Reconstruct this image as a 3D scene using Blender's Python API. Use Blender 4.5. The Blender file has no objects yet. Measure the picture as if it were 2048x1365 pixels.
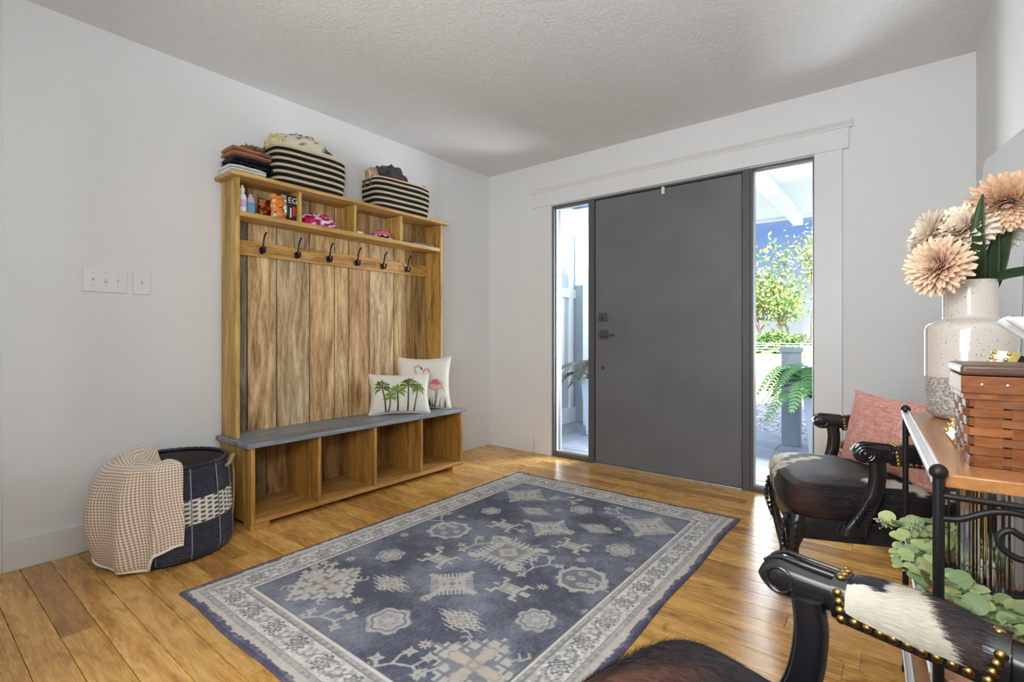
import bpy, bmesh, math, random
import numpy as np
from mathutils import Vector, Matrix, noise as mnoise
PI = math.pi
rnd = random.Random(7)
SC = bpy.context.scene
COL = SC.collection

# ------------------------------------------------------------------ camera
CX, CY, CH, D = 2.9775, 0.0, 1.0, 3.4536
cam_d = bpy.data.cameras.new('camera'); cam = bpy.data.objects.new('camera', cam_d); COL.objects.link(cam)
cam_d.sensor_width = 36.0; cam_d.lens = 993.0/2048*36; cam_d.shift_y = -11.5/2048; cam_d.clip_start = .02; cam_d.clip_end = 400
cam.location = (CX, CY, CH); cam.rotation_euler = (PI/2, 0, math.atan(779/993))
SC.camera = cam

# ------------------------------------------------------------------ view, world, sun, room light
SC.view_settings.view_transform = 'Standard'; SC.view_settings.look = 'None'
SC.view_settings.exposure = 0.0; SC.view_settings.gamma = 1.0
try: SC.view_settings.use_curve_mapping = False
except Exception: pass

def lin(c):
    c = c/255.0
    return c/12.92 if c <= .04045 else ((c+.055)/1.055)**2.4
def C(r, g, b, k=1.0): return (min(lin(r)*k, .92), min(lin(g)*k, .92), min(lin(b)*k, .92), 1.0)

SUN_DIR = Vector((.16, -.76, .63)).normalized()      # towards the sun: behind the house
w = bpy.data.worlds.new('sky'); SC.world = w; w.use_nodes = True
nt = w.node_tree; nt.nodes.clear()
def WN(t, **k):
    n = nt.nodes.new(t)
    for a, b in k.items(): setattr(n, a, b)
    return n
tc = WN('ShaderNodeTexCoord'); sep = WN('ShaderNodeSeparateXYZ'); nt.links.new(tc.outputs['Generated'], sep.inputs[0])
r1 = WN('ShaderNodeValToRGB'); nt.links.new(sep.outputs['Z'], r1.inputs[0])
cr = r1.color_ramp; cr.elements[0].position = 0.0; cr.elements[0].color = (.86, .90, .95, 1)
cr.elements[1].position = .75; cr.elements[1].color = (.14, .27, .66, 1)
for p, c in ((.06, (.76, .83, .95, 1)), (.14, (.33, .49, .88, 1)), (.24, (.17, .32, .77, 1))):
    e = cr.elements.new(p); e.color = c
mp = WN('ShaderNodeMapping'); mp.inputs['Scale'].default_value = (2.2, 2.2, 7.0); nt.links.new(tc.outputs['Generated'], mp.inputs[0])
cn = WN('ShaderNodeTexNoise'); cn.inputs['Scale'].default_value = 2.1; cn.inputs['Detail'].default_value = 7; cn.inputs['Roughness'].default_value = .55; cn.inputs['Distortion'].default_value = .8
nt.links.new(mp.outputs[0], cn.inputs['Vector'])
r2 = WN('ShaderNodeValToRGB'); r2.color_ramp.elements[0].position = .44; r2.color_ramp.elements[0].color = (0, 0, 0, 1); r2.color_ramp.elements[1].position = .78; r2.color_ramp.elements[1].color = (.75, .75, .75, 1)
nt.links.new(cn.outputs['Fac'], r2.inputs[0])
mx = WN('ShaderNodeMix', data_type='RGBA'); nt.links.new(r2.outputs[0], mx.inputs[0]); nt.links.new(r1.outputs[0], mx.inputs[6]); mx.inputs[7].default_value = (.82, .87, .96, 1)
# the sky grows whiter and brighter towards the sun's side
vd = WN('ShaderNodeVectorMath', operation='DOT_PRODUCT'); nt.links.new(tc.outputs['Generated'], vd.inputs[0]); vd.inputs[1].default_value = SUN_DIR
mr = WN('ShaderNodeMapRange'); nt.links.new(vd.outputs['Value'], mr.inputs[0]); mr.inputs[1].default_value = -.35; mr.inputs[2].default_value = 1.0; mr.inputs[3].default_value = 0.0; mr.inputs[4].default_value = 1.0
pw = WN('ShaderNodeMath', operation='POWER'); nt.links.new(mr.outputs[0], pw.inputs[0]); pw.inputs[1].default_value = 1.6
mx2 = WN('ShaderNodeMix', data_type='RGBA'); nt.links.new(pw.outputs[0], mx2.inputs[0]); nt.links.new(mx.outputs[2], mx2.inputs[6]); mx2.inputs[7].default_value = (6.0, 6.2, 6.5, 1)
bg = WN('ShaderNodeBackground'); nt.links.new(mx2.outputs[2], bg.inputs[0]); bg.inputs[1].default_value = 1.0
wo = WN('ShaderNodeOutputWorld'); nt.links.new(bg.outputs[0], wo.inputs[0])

sd = bpy.data.lights.new('sun', 'SUN'); sd.energy = 15.0; sd.angle = .01; sd.color = (1, .95, .87)
so = bpy.data.objects.new('sun', sd); COL.objects.link(so); so.rotation_euler = SUN_DIR.to_track_quat('Z', 'Y').to_euler()

def area(name, loc, target, sx, sy, energy, color=(1, 1, 1)):
    d = bpy.data.lights.new(name, 'AREA'); d.shape = 'RECTANGLE'; d.size = sx; d.size_y = sy; d.energy = energy; d.color = color
    o = bpy.data.objects.new(name, d); COL.objects.link(o); o.location = loc
    o.rotation_euler = (Vector(loc)-Vector(target)).to_track_quat('Z', 'Y').to_euler()
    return o
# daylight of the living room behind the camera, added fill lights aimed at the ceiling, an added fill light on the porch
LC = (.915, .965, 1)
area('window_light_back', (1.6, -3.45, 1.35), (1.6, 3, 1.35), 3.0, 2.0, 8, LC)
area('ceiling_fill', (2.3, -.6, 1.2), (2.0, 1.9, 2.45), .7, .7, 17, LC)
area('ceiling_fill_back', (2.3, -1.6, .9), (2.0, -.4, 2.45), 1.2, 1.2, 29, LC)
area('ceiling_fill_near', (2.9, -.12, 1.55), (1.2, 2.6, 2.45), .3, .3, 22, LC)
area('porch_fill', (1.62, 4.7, 1.25), (1.62, 0, 1.25), .9, 2.0, 120, (.94, .97, 1))  # unseen lamp behind the door, added to brighten the room through the sidelights

# ------------------------------------------------------------------ mesh helper
class MB:
    def __init__(s): s.v = []; s.f = []; s.col = []; s.uvw = []
    def add(s, vs, fs, col=None, uvw=None):
        o = len(s.v); s.v += [tuple(p) for p in vs]; s.f += [tuple(i+o for i in f) for f in fs]
        if col is not None:
            s.col += [col]*len(vs) if isinstance(col, tuple) else list(col)
        if uvw is not None: s.uvw += list(uvw)
        return s
    def box(s, a, b, rot=0.0, col=None, M=None):
        x0, y0, z0 = a; x1, y1, z1 = b
        vs = [(x0,y0,z0),(x1,y0,z0),(x1,y1,z0),(x0,y1,z0),(x0,y0,z1),(x1,y0,z1),(x1,y1,z1),(x0,y1,z1)]
        if rot:
            cx, cy = (x0+x1)/2, (y0+y1)/2; c, n = math.cos(rot), math.sin(rot)
            vs = [(cx+(x-cx)*c-(y-cy)*n, cy+(x-cx)*n+(y-cy)*c, z) for x, y, z in vs]
        if M is not None: vs = [M @ Vector(p) for p in vs]
        return s.add(vs, [(3,2,1,0),(4,5,6,7),(0,1,5,4),(1,2,6,5),(2,3,7,6),(3,0,4,7)], col)
    def tube(s, pts, r, seg=8, col=None, flat=1.0, cap=True, up=None):
        pts = [Vector(p) for p in pts]; n = len(pts)
        rs = list(r) if isinstance(r, (list, tuple)) else [r]*n
        T = [(pts[min(i+1, n-1)]-pts[max(i-1, 0)]).normalized() for i in range(n)]
        a = Vector(up) if up else (Vector((0,0,1)) if abs(T[0].z) < .9 else Vector((1,0,0)))
        vs = []
        for i in range(n):
            a = (a-T[i]*a.dot(T[i]))
            a = a.normalized() if a.length > 1e-6 else T[i].orthogonal().normalized()
            b = T[i].cross(a)
            for k in range(seg):
                t = 2*PI*k/seg
                vs.append(pts[i]+a*(math.cos(t)*rs[i]*flat)+b*(math.sin(t)*rs[i]))
        fs = [(i*seg+k, i*seg+(k+1) % seg, (i+1)*seg+(k+1) % seg, (i+1)*seg+k) for i in range(n-1) for k in range(seg)]
        if cap: fs += [tuple(range(seg))[::-1], tuple(range((n-1)*seg, n*seg))]
        return s.add(vs, fs, col)
    def lathe(s, prof, seg=24, c=(0,0,0), col=None, cap=True):
        n = len(prof)
        vs = [(c[0]+r*math.cos(2*PI*k/seg), c[1]+r*math.sin(2*PI*k/seg), c[2]+z) for r, z in prof for k in range(seg)]
        fs = [(i*seg+k, i*seg+(k+1) % seg, (i+1)*seg+(k+1) % seg, (i+1)*seg+k) for i in range(n-1) for k in range(seg)]
        if cap: fs += [tuple(range(seg))[::-1], tuple(range((n-1)*seg, n*seg))]
        return s.add(vs, fs, col)
    def sph(s, c, r, seg=10, ring=6, sc=(1,1,1), col=None):
        prof = [(math.sin(PI*i/ring)*r, -math.cos(PI*i/ring)*r) for i in range(ring+1)]
        prof[0] = (1e-5, prof[0][1]); prof[-1] = (1e-5, prof[-1][1])
        vs = [(c[0]+a*math.cos(2*PI*k/seg)*sc[0], c[1]+a*math.sin(2*PI*k/seg)*sc[1], c[2]+z*sc[2]) for a, z in prof for k in range(seg)]
        fs = [(i*seg+k, i*seg+(k+1) % seg, (i+1)*seg+(k+1) % seg, (i+1)*seg+k) for i in range(ring) for k in range(seg)]
        return s.add(vs, fs, col)
    def grid(s, nu, nv, fn, wu=False, wv=False, col=None, uvw=None, flip=False):
        U = nu if wu else nu+1; V = nv if wv else nv+1
        vs = [fn(i/nu, j/nv) for i in range(U) for j in range(V)]
        fs = [(i*V+j, ((i+1) % U)*V+j, ((i+1) % U)*V+(j+1) % V, i*V+(j+1) % V) for i in range(nu) for j in range(nv)]
        if flip: fs = [f[::-1] for f in fs]
        if callable(col): col = [col(i/nu, j/nv) for i in range(U) for j in range(V)]
        if callable(uvw): uvw = [uvw(i/nu, j/nv) for i in range(U) for j in range(V)]
        return s.add(vs, fs, col, uvw)
    def prism(s, poly, h, M=None, col=None):
        n = len(poly)
        vs = [(x, y, 0) for x, y in poly]+[(x, y, h) for x, y in poly]
        if M is not None: vs = [M @ Vector(p) for p in vs]
        return s.add(vs, [tuple(range(n))[::-1], tuple(range(n, 2*n))]+[(i, (i+1) % n, n+(i+1) % n, n+i) for i in range(n)], col)
    def loft(s, secs, cap=True, col=None):
        m = len(secs[0]); n = len(secs)
        vs = [p for q in secs for p in q]
        fs = [(i*m+k, i*m+(k+1) % m, (i+1)*m+(k+1) % m, (i+1)*m+k) for i in range(n-1) for k in range(m)]
        if cap: fs += [tuple(range(m))[::-1], tuple(range((n-1)*m, n*m))]
        return s.add(vs, fs, col)
    def build(s, name, mat, parent=None, bevel=0.0, smooth=True, angle=38, loc=None, tint=None, seg=2):
        me = bpy.data.meshes.new(name); me.from_pydata(s.v, [], s.f)
        me.update()
        if s.col and len(s.col) == len(s.v):
            a = me.attributes.new('Col', 'FLOAT_COLOR', 'POINT')
            a.data.foreach_set('color', np.array([c if len(c) == 4 else (*c, 1) for c in s.col], dtype=np.float32).ravel())
        if s.uvw and len(s.uvw) == len(s.v):
            a = me.attributes.new('uvw', 'FLOAT_VECTOR', 'POINT')
            a.data.foreach_set('vector', np.array(s.uvw, dtype=np.float32).ravel())
        if smooth:
            me.shade_smooth()
            try: me.set_sharp_from_angle(angle=math.radians(angle))
            except Exception: pass
        if mat: me.materials.append(mat)
        o = bpy.data.objects.new(name, me); COL.objects.link(o)
        if parent: o.parent = parent
        if loc: o.location = loc
        if tint: o.color = tint
        if bevel:
            b = o.modifiers.new('bevel', 'BEVEL'); b.width = bevel; b.segments = seg; b.limit_method = 'ANGLE'; b.angle_limit = math.radians(40)
            b.harden_normals = False
        return o

def tag(o, label, cat, group=None, kind=None):
    if label: o['label'] = label
    if cat: o['category'] = cat
    if group: o['group'] = group
    if kind: o['kind'] = kind
    return o
def thing(name, label, cat, loc=(0,0,0), rz=0.0, group=None):
    o = bpy.data.objects.new(name, None); COL.objects.link(o); o.empty_display_size = .1
    o.location = loc; o.rotation_euler = (0, 0, rz)
    return tag(o, label, cat, group)
def struct(o): o['kind'] = 'structure'; return o
def n3(p, s=1.0, off=0.0): return mnoise.noise(Vector((p[0]*s+off, p[1]*s+off*.7, p[2]*s-off)))
def sm(a, b, x):
    t = min(1, max(0, (x-a)/(b-a))); return t*t*(3-2*t)
def mixc(a, b, t): return tuple(a[i]*(1-t)+b[i]*t for i in range(3))+(1.0,)
def bez(p, n=16):
    p = [Vector(q) for q in p]; out = []
    # Catmull-Rom through the points
    q = [p[0]*2-p[1]]+p+[p[-1]*2-p[-2]]
    m = max(1, n//(len(p)-1))
    for i in range(1, len(q)-2):
        for k in range(m):
            t = k/m
            out.append(.5*((2*q[i])+(q[i+1]-q[i-1])*t+(2*q[i-1]-5*q[i]+4*q[i+1]-q[i+2])*t*t+(3*q[i]-q[i-1]-3*q[i+1]+q[i+2])*t**3))
    out.append(p[-1]); return out

# ------------------------------------------------------------------ materials
class NM:
    def __init__(s, name, rough=.5, metal=0.0, spec=.5, coat=0.0):
        s.m = bpy.data.materials.new(name); s.m.use_nodes = True; s.t = s.m.node_tree
        s.b = s.t.nodes['Principled BSDF']; s.b.inputs['Roughness'].default_value = rough; s.b.inputs['Metallic'].default_value = metal
        s.b.inputs['Specular IOR Level'].default_value = spec; s.b.inputs['Coat Weight'].default_value = coat
        s._tc = None
    def n(s, t, **k):
        x = s.t.nodes.new(t)
        for a, b in k.items(): setattr(x, a, b)
        return x
    def l(s, a, b): s.t.links.new(a, b)
    def coord(s, scale=(1,1,1), rnd_off=False, attr=None):
        if attr: src = s.n('ShaderNodeAttribute', attribute_name=attr).outputs['Vector']
        else: src = s.n('ShaderNodeTexCoord').outputs['Object']
        if rnd_off:
            oi = s.n('ShaderNodeObjectInfo'); ml = s.n('ShaderNodeMath', operation='MULTIPLY'); s.l(oi.outputs['Random'], ml.inputs[0]); ml.inputs[1].default_value = 53.0
            ad = s.n('ShaderNodeVectorMath', operation='ADD'); s.l(src, ad.inputs[0]); s.l(ml.outputs[0], ad.inputs[1]); src = ad.outputs[0]
        mp = s.n('ShaderNodeMapping'); mp.inputs['Scale'].default_value = scale; s.l(src, mp.inputs[0])
        return mp.outputs[0]
    def noise(s, vec, scale=5, detail=4, rough=.5, dist=0.0):
        x = s.n('ShaderNodeTexNoise'); x.inputs['Scale'].default_value = scale; x.inputs['Detail'].default_value = detail; x.inputs['Roughness'].default_value = rough; x.inputs['Distortion'].default_value = dist
        s.l(vec, x.inputs['Vector']); return x.outputs['Fac']
    def ramp(s, fac, stops):
        x = s.n('ShaderNodeValToRGB'); e = x.color_ramp.elements
        e[0].position, e[0].color = stops[0]; e[1].position, e[1].color = stops[-1]
        for p, c in stops[1:-1]:
            q = e.new(p); q.color = c
        s.l(fac, x.inputs[0]); return x.outputs[0]
    def mix(s, fac, a, b, mode='MIX'):
        x = s.n('ShaderNodeMix', data_type='RGBA', blend_type=mode)
        if isinstance(fac, (int, float)): x.inputs[0].default_value = fac
        else: s.l(fac, x.inputs[0])
        for i, q in ((6, a), (7, b)):
            if isinstance(q, tuple): x.inputs[i].default_value = q
            else: s.l(q, x.inputs[i])
        return x.outputs[2]
    def math(s, op, a, b=0.0):
        x = s.n('ShaderNodeMath', operation=op)
        for i, q in ((0, a), (1, b)):
            if isinstance(q, (int, float)): x.inputs[i].default_value = q
            else: s.l(q, x.inputs[i])
        return x.outputs[0]
    def tint(s): return s.n('ShaderNodeObjectInfo').outputs['Color']
    def attr(s, n='Col'): return s.n('ShaderNodeAttribute', attribute_name=n).outputs['Color']
    def base(s, c):
        if isinstance(c, tuple): s.b.inputs['Base Color'].default_value = c
        else: s.l(c, s.b.inputs['Base Color'])
        return s
    def rough(s, f): s.l(f, s.b.inputs['Roughness']); return s
    def bump(s, h, strength=.3, dist=.01):
        x = s.n('ShaderNodeBump'); x.inputs['Strength'].default_value = strength; x.inputs['Distance'].default_value = dist
        s.l(h, x.inputs['Height']); s.l(x.outputs[0], s.b.inputs['Normal']); return s

def plain(name, c, rough=.5, metal=0.0, var=.06, scale=6.0, bump=0.0, bscale=80.0, spec=.5, coat=0.0):
    m = NM(name, rough, metal, spec, coat); v = m.coord()
    f = m.noise(v, scale, 4)
    lo = tuple(max(0, q*(1-var)) for q in c[:3])+(1,); hi = tuple(min(1, q*(1+var)) for q in c[:3])+(1,)
    m.base(m.ramp(f, [(.3, lo), (.7, hi)]))
    if bump: m.bump(m.noise(v, bscale, 3), bump, .004)
    return m.m
def tinted(name, rough=.5, metal=0.0, spec=.5, attr='Col', bump=0.0, bscale=200.0, coat=0.0):
    m = NM(name, rough, metal, spec, coat); m.base(m.attr(attr))
    if bump: m.bump(m.noise(m.coord(), bscale, 2), bump, .003)
    return m.m
def wood(name, stops, scale=(1,1,1), big=3.0, fine=28.0, rough=.55, dark=.35, bump=.15, knots=True, spec=.4, coat=0.0):
    """grain runs along the axis whose scale is small"""
    m = NM(name, rough, 0, spec, coat); v = m.coord(scale, True)
    a = m.noise(v, big, 5, .55, 1.2); f = m.noise(v, fine, 6, .65, .4)
    t = m.math('ADD', m.math('MULTIPLY', a, .62), m.math('MULTIPLY', f, .38))
    c = m.ramp(t, stops)
    if knots:
        k = m.noise(v, big*.55, 3, .5, 2.5)
        c = m.mix(m.ramp(k, [(.58, (0,0,0,1)), (.72, (dark, dark, dark, 1))]), c, (.035, .024, .02, 1))
    c = m.mix(1.0, c, m.tint(), 'MULTIPLY')
    m.base(c)
    if bump: m.bump(f, bump, .003)
    return m.m

M = {}
def mk_wall():
    m = NM('white_wall_paint', .62, 0, .3); v = m.coord()
    m.base(m.ramp(m.noise(v, 1.2, 3), [(.3, (.80, .797, .79, 1)), (.7, (.825, .822, .815, 1))]))
    m.bump(m.noise(v, 90, 3), .05, .003); return m.m
M['wall'] = mk_wall()
def mk_ceil():
    m = NM('knockdown_ceiling_paint', .7, 0, .3); v = m.coord()
    a = m.noise(v, 26, 3, .6, 1.5); b = m.ramp(a, [(.46, (0,0,0,1)), (.56, (1,1,1,1))])
    m.base((.80, .797, .79, 1)); m.bump(b, .45, .004); return m.m
M['ceiling'] = mk_ceil()
M['trim'] = plain('white_trim_paint', (.80, .80, .795, 1), .38, var=.01)
M['plate'] = plain('white_plastic', (.82, .81, .80, 1), .35, var=.01)
def mk_floor():
    m = NM('strand_bamboo', .24, 0, .5); v = m.coord((1.6, 22, 22), True)
    a = m.noise(v, 1.3, 5, .6, .9); f = m.noise(v, 9, 6, .7, .3)
    v2 = m.coord((3.0, 7, 7), True); k = m.noise(v2, 1.6, 4, .6, 1.6)
    t = m.math('ADD', m.math('MULTIPLY', a, .55), m.math('MULTIPLY', f, .45))
    c = m.ramp(t, [(.30, C(146, 98, 46)), (.44, C(206, 152, 78)), (.54, C(230, 180, 102)), (.70, C(244, 206, 138))])
    c = m.mix(m.ramp(k, [(.52, (0,0,0,1)), (.68, (.55, .55, .55, 1))]), c, C(128, 80, 36))
    m.base(m.mix(1.0, c, m.tint(), 'MULTIPLY'))
    m.rough(m.ramp(f, [(.3, (.20, .20, .20, 1)), (.7, (.32, .32, .32, 1))])); m.bump(f, .05, .002); return m.m
M['floor'] = mk_floor()
M['joint'] = plain('dark_floor_joint', C(60, 36, 18), .7)
M['door'] = plain('charcoal_door_paint', C(110, 111, 114), .42, var=.10, scale=3, bump=.04, bscale=60)
M['frame'] = plain('dark_grey_frame_paint', C(88, 89, 93), .45, var=.04)
M['bronze'] = plain('dark_bronze_metal', (.10, .098, .098, 1), .45, .4)
M['alu'] = plain('pale_aluminium', (.62, .62, .63, 1), .35, .8, var=.03)
M['black_iron'] = plain('black_iron', (.016, .015, .016, 1), .42, .3, spec=.5)
M['black_lacquer'] = plain('black_lacquer_wood', (.012, .0115, .014, 1), .26, 0, spec=.6, coat=.4)
M['brass'] = plain('antique_brass', (.42, .28, .09, 1), .30, 1.0, var=.18, scale=90)
M['gold'] = plain('polished_gold', (.80, .62, .26, 1), .22, 1.0)
def mk_glass():
    m = NM('clear_window_glass', 0.0); t = m.t; out = t.nodes['Material Output']
    tr = m.n('ShaderNodeBsdfTransparent'); gl = m.n('ShaderNodeBsdfGlossy'); gl.inputs['Roughness'].default_value = .0
    tr.inputs[0].default_value = (.95, .975, .98, 1)
    fr = m.n('ShaderNodeFresnel'); fr.inputs[0].default_value = 1.16
    mx = m.n('ShaderNodeMixShader'); m.l(fr.outputs[0], mx.inputs[0]); m.l(tr.outputs[0], mx.inputs[1]); m.l(gl.outputs[0], mx.inputs[2]); m.l(mx.outputs[0], out.inputs[0]); return m.m
M['glass'] = mk_glass()
M['plank'] = wood('weathered_pine_plank', [(.30, C(84, 64, 46)), (.41, C(148, 118, 80)), (.52, C(190, 162, 120)), (.66, C(226, 208, 172))], (6, 8, .85), 2.4, 20, .6, .60)
M['pine'] = wood('stained_pine_board', [(.30, C(112, 82, 40)), (.43, C(176, 138, 72)), (.56, C(208, 172, 100)), (.70, C(232, 204, 142))], (7, 7, .7), 2.4, 17, .5, .5)
M['pine_y'] = wood('stained_pine_rail', [(.30, C(116, 84, 44)), (.43, C(176, 136, 76)), (.56, C(206, 168, 104)), (.70, C(230, 200, 142))], (7, .7, 9), 2.4, 17, .5, .5)
M['seat_slate'] = wood('grey_stained_bench_top', [(.28, C(78, 84, 94)), (.45, C(116, 122, 132)), (.60, C(148, 154, 160)), (.78, C(196, 198, 198))], (8, .8, 8), 1.6, 14, .38, .3)
M['table_wood'] = wood('honey_oak_top', [(.30, C(150, 94, 50)), (.50, C(186, 126, 74)), (.70, C(208, 152, 98))], (12, 1.2, 12), 2, 16, .28, .15, .04, False, .5, .2)
M['basket_wood'] = wood('stained_split_maple', [(.28, C(94, 52, 27)), (.48, C(134, 80, 43)), (.70, C(168, 108, 64))], (2.5, 2.5, 14), 3, 20, .42, .2, .08, False)
M['lid_wood'] = wood('dark_walnut_lid', [(.3, C(66, 46, 38)), (.5, C(96, 70, 58)), (.7, C(122, 94, 80))], (2, 10, 10), 3, 20, .35, .2, .05, False)
M['slate'] = plain('blue_grey_slate', C(146, 154, 168), .5, var=.25, scale=5, bump=.4, bscale=25)
M['siding'] = plain('pale_painted_siding', C(192, 202, 210), .6, var=.03)
M['siding_grey'] = plain('pale_blue_grey_siding', C(150, 164, 176), .6, var=.03)
M['ext_white'] = plain('white_exterior_paint', C(240, 244, 246), .5, var=.02)
M['stucco'] = plain('blue_grey_stucco', C(138, 148, 160), .8, var=.08, scale=4, bump=.4, bscale=60)
M['planter'] = plain('pale_blue_planter', C(196, 206, 226), .5, var=.04)
M['gravel'] = plain('grey_gravel', C(152, 156, 164), .9, var=.6, scale=14, bump=.9, bscale=22)
M['lawn'] = plain('sunlit_lawn', C(196, 204, 140), .9, var=.3, scale=1.2, bump=.6, bscale=14)
M['drive'] = plain('pale_concrete', C(205, 203, 196), .85, var=.1)

# ================================================================== SETTING
WT = .14
CEIL = 2.449
XR = 3.277
YB = -3.6
fl = struct(MB().box((0, YB, -.12), (XR, D+.06, -.012)).build('floor', M['joint'], smooth=False))
def floor_planks():
    pw_ = .0962; cache = {}
    y = D-.004; row = 0; r = random.Random(3)
    while y > -.35:
        x = -r.random()*1.2
        while x < XR:
            L = r.choice((.92, 1.22, 1.52, 1.83))
            a, b = max(x, .001), min(x+L, XR-.001)
            if b-a > .05:
                key = (round(b-a, 3))
                o = MB().box((0, 0, 0), (b-a-.0006, pw_-.0014, .013)).build('plank', M['floor'], fl, bevel=.0012, smooth=False, seg=1)
                o.location = (a, y-pw_, -.013)
                k = .88+.24*r.random()
                q_ = r.random(); wm = 0
                if q_ < .22: k *= .78; wm = .10
                elif q_ < .38: wm = .05
                o.color = (k, k*(.97+.05*r.random()-wm), k*(.94+.1*r.random()-1.6*wm), 1)
            x += L
        y -= pw_; row += 1
floor_planks()
struct(MB().box((0, YB, -.02), (XR, -.36, 0)).build('floor_back', M['floor'], smooth=False))
struct(MB().box((-WT, YB, CEIL), (XR+WT, D+.1, CEIL+.15)).build('ceiling', M['ceiling'], smooth=False))
struct(MB().box((-WT, YB, -.1), (0, D+WT, CEIL)).build('wall_left', M['wall'], smooth=False))
struct(MB().box((XR, YB, -.1), (XR+WT, D+WT, CEIL)).build('wall_right', M['wall'], smooth=False))
OX0, OX1, OZ = .696, 2.566, 2.072
wf = MB(); wf.box((0, D, -.1), (OX0, D+WT, CEIL)); wf.box((OX1, D, -.1), (XR, D+WT, CEIL)); wf.box((OX0, D, OZ), (OX1, D+WT, CEIL))
struct(wf.build('wall_front', M['wall'], smooth=False))
wb = MB(); wb.box((-WT, YB-WT, -.1), (XR+WT, YB, CEIL+.1))
struct(wb.build('wall_back', M['wall'], smooth=False))
# unseen wall beside the camera, added to keep light off the left wall
struct(MB().box((0, -.06, 0), (1.30, .08, CEIL)).build('wall_light_block', M['wall'], smooth=False))
# end of the left wall: a white casing edge
struct(MB().box((0, .2, 0), (.018, .318, CEIL)).build('trim_2', M['trim'], bevel=.002))
struct(MB().box((0, .318, 0), (.016, D, .131)).build('baseboard_left', M['trim'], bevel=.002))
struct(MB().box((.016, D-.016, 0), (.507, D, .131)).build('baseboard_front', M['trim'], bevel=.002))
struct(MB().box((2.71, D-.016, 0), (XR, D, .131)).build('baseboard_front_right', M['trim'], bevel=.002))
struct(MB().box((XR-.016, -.3, 0), (XR, D-.016, .131)).build('baseboard_right', M['trim'], bevel=.002))

# door surround
tr = struct(MB().box((.512, D-.026, 2.078), (2.740, D, 2.198)).build('trim_1', M['trim'], bevel=.002))
cap = MB()
prof = [(0, 2.198), (-.030, 2.198), (-.030, 2.206), (-.036, 2.212), (-.046, 2.222), (-.050, 2.226), (-.050, 2.236), (0, 2.236)]
cap.loft([[(x, D+q, z) for q, z in prof] for x in (.495, 2.757)])
cap.build('cap_moulding', M['trim'], tr, smooth=False)
MB().box((.526, D-.020, 0), (OX0-.002, D, 2.078)).build('side_casing', M['trim'], tr, bevel=.002)
MB().box((OX1+.002, D-.020, 0), (2.708, D, 2.078)).build('side_casing', M['trim'], tr, bevel=.002)

# sidelight windows and door
FY0, FY1 = D-.004, D+.10
def sidelight(n, x0, x1, left):
    fr = MB()
    a, b = (.016, .010) if left else (.014, .006)
    fr.box((x0, FY0, 0), (x0+a, FY1, OZ)); fr.box((x1-b, FY0, 0), (x1, FY1, OZ))
    fr.box((x0+a, FY0, OZ-.016), (x1-b, FY1, OZ)); fr.box((x0+a, FY0, 0), (x1-b, FY1, .026))
    o = struct(fr.build('window_%d' % n, M['frame'], bevel=.0015))
    st = MB(); y0 = D+.022; y1 = D+.05; a2 = a+.010; b2 = b+.006
    st.box((x0+a, y0, .026), (x0+a2, y1, OZ-.016)); st.box((x1-b2, y0, .026), (x1-b, y1, OZ-.016))
    st.box((x0+a2, y0, OZ-.028), (x1-b2, y1, OZ-.016)); st.box((x0+a2, y0, .026), (x1-b2, y1, .044))
    st.build('glazing_bead', M['alu'], o, bevel=.001)
    MB().box((x0+a2, D+.032, .044), (x1-b2, D+.038, OZ-.028)).build('pane', M['glass'], o, smooth=False)
    return o
sidelight(1, OX0, 1.046, True)
sidelight(2, 2.212, OX1, False)
dr = struct(MB().box((1.094, D+.004, .010), (2.163, D+.048, 2.052)).build('door_1', M['door'], bevel=.002))
jb = MB(); jb.box((1.046, FY0-.004, 0), (1.089, FY1, OZ)); jb.box((2.168, FY0-.004, 0), (2.212, FY1, OZ)); jb.box((1.089, FY0-.004, 2.057), (2.168, FY1, OZ)); jb.box((1.046, D+.05, 0), (2.212, FY1, OZ))
jb.build('door_frame', M['frame'], dr, bevel=.002)
MB().box((1.089, D-.02, 0), (2.168, D+.05, .009)).build('threshold', M['alu'], dr, bevel=.002)
dbp = MB().box((1.130, D-.010, 1.108), (1.194, D+.005, 1.172)).build('deadbolt_plate', M['bronze'], dr, bevel=.003)
MB().box((1.157, D-.030, 1.118), (1.167, D-.008, 1.150)).build('thumb_turn', M['bronze'], dbp, bevel=.002)
lvp = MB().box((1.133, D-.010, .972), (1.199, D+.005, 1.038)).build('lever_plate', M['bronze'], dr, bevel=.003)
lv = MB(); lv.tube([(1.166, D-.008, 1.003), (1.166, D-.052, 1.003)], .011, 12); lv.box((1.156, D-.060, .994), (1.270, D-.046, 1.010)); lv.build('lever_handle', M['bronze'], lvp, bevel=.002)
kn = MB(); kn.tube([(1.162, D+.006, .749), (1.162, D-.014, .749)], [.015, .012], 14); kn.build('lock_cylinder', M['bronze'], dr)
for z in (1.879, 1.036, .245):
    h = MB(); h.tube([(2.1655, D-.004, z-.055), (2.1655, D-.004, z+.055)], .0065, 10); h.tube([(2.1655, D-.004, z-.062), (2.1655, D-.004, z-.055)], .004, 8); h.tube([(2.1655, D-.004, z+.055), (2.1655, D-.004, z+.062)], .004, 8)
    h.build('hinge', M['frame'], dr)
tg = MB(); tg.box((1.628, D-.008, 2.008), (1.650, D+.005, 2.062)); tg.box((1.632, D-.011, 2.012), (1.646, D-.006, 2.050)); tg.build('alarm_sensor', M['plate'], dr, bevel=.002)


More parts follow.
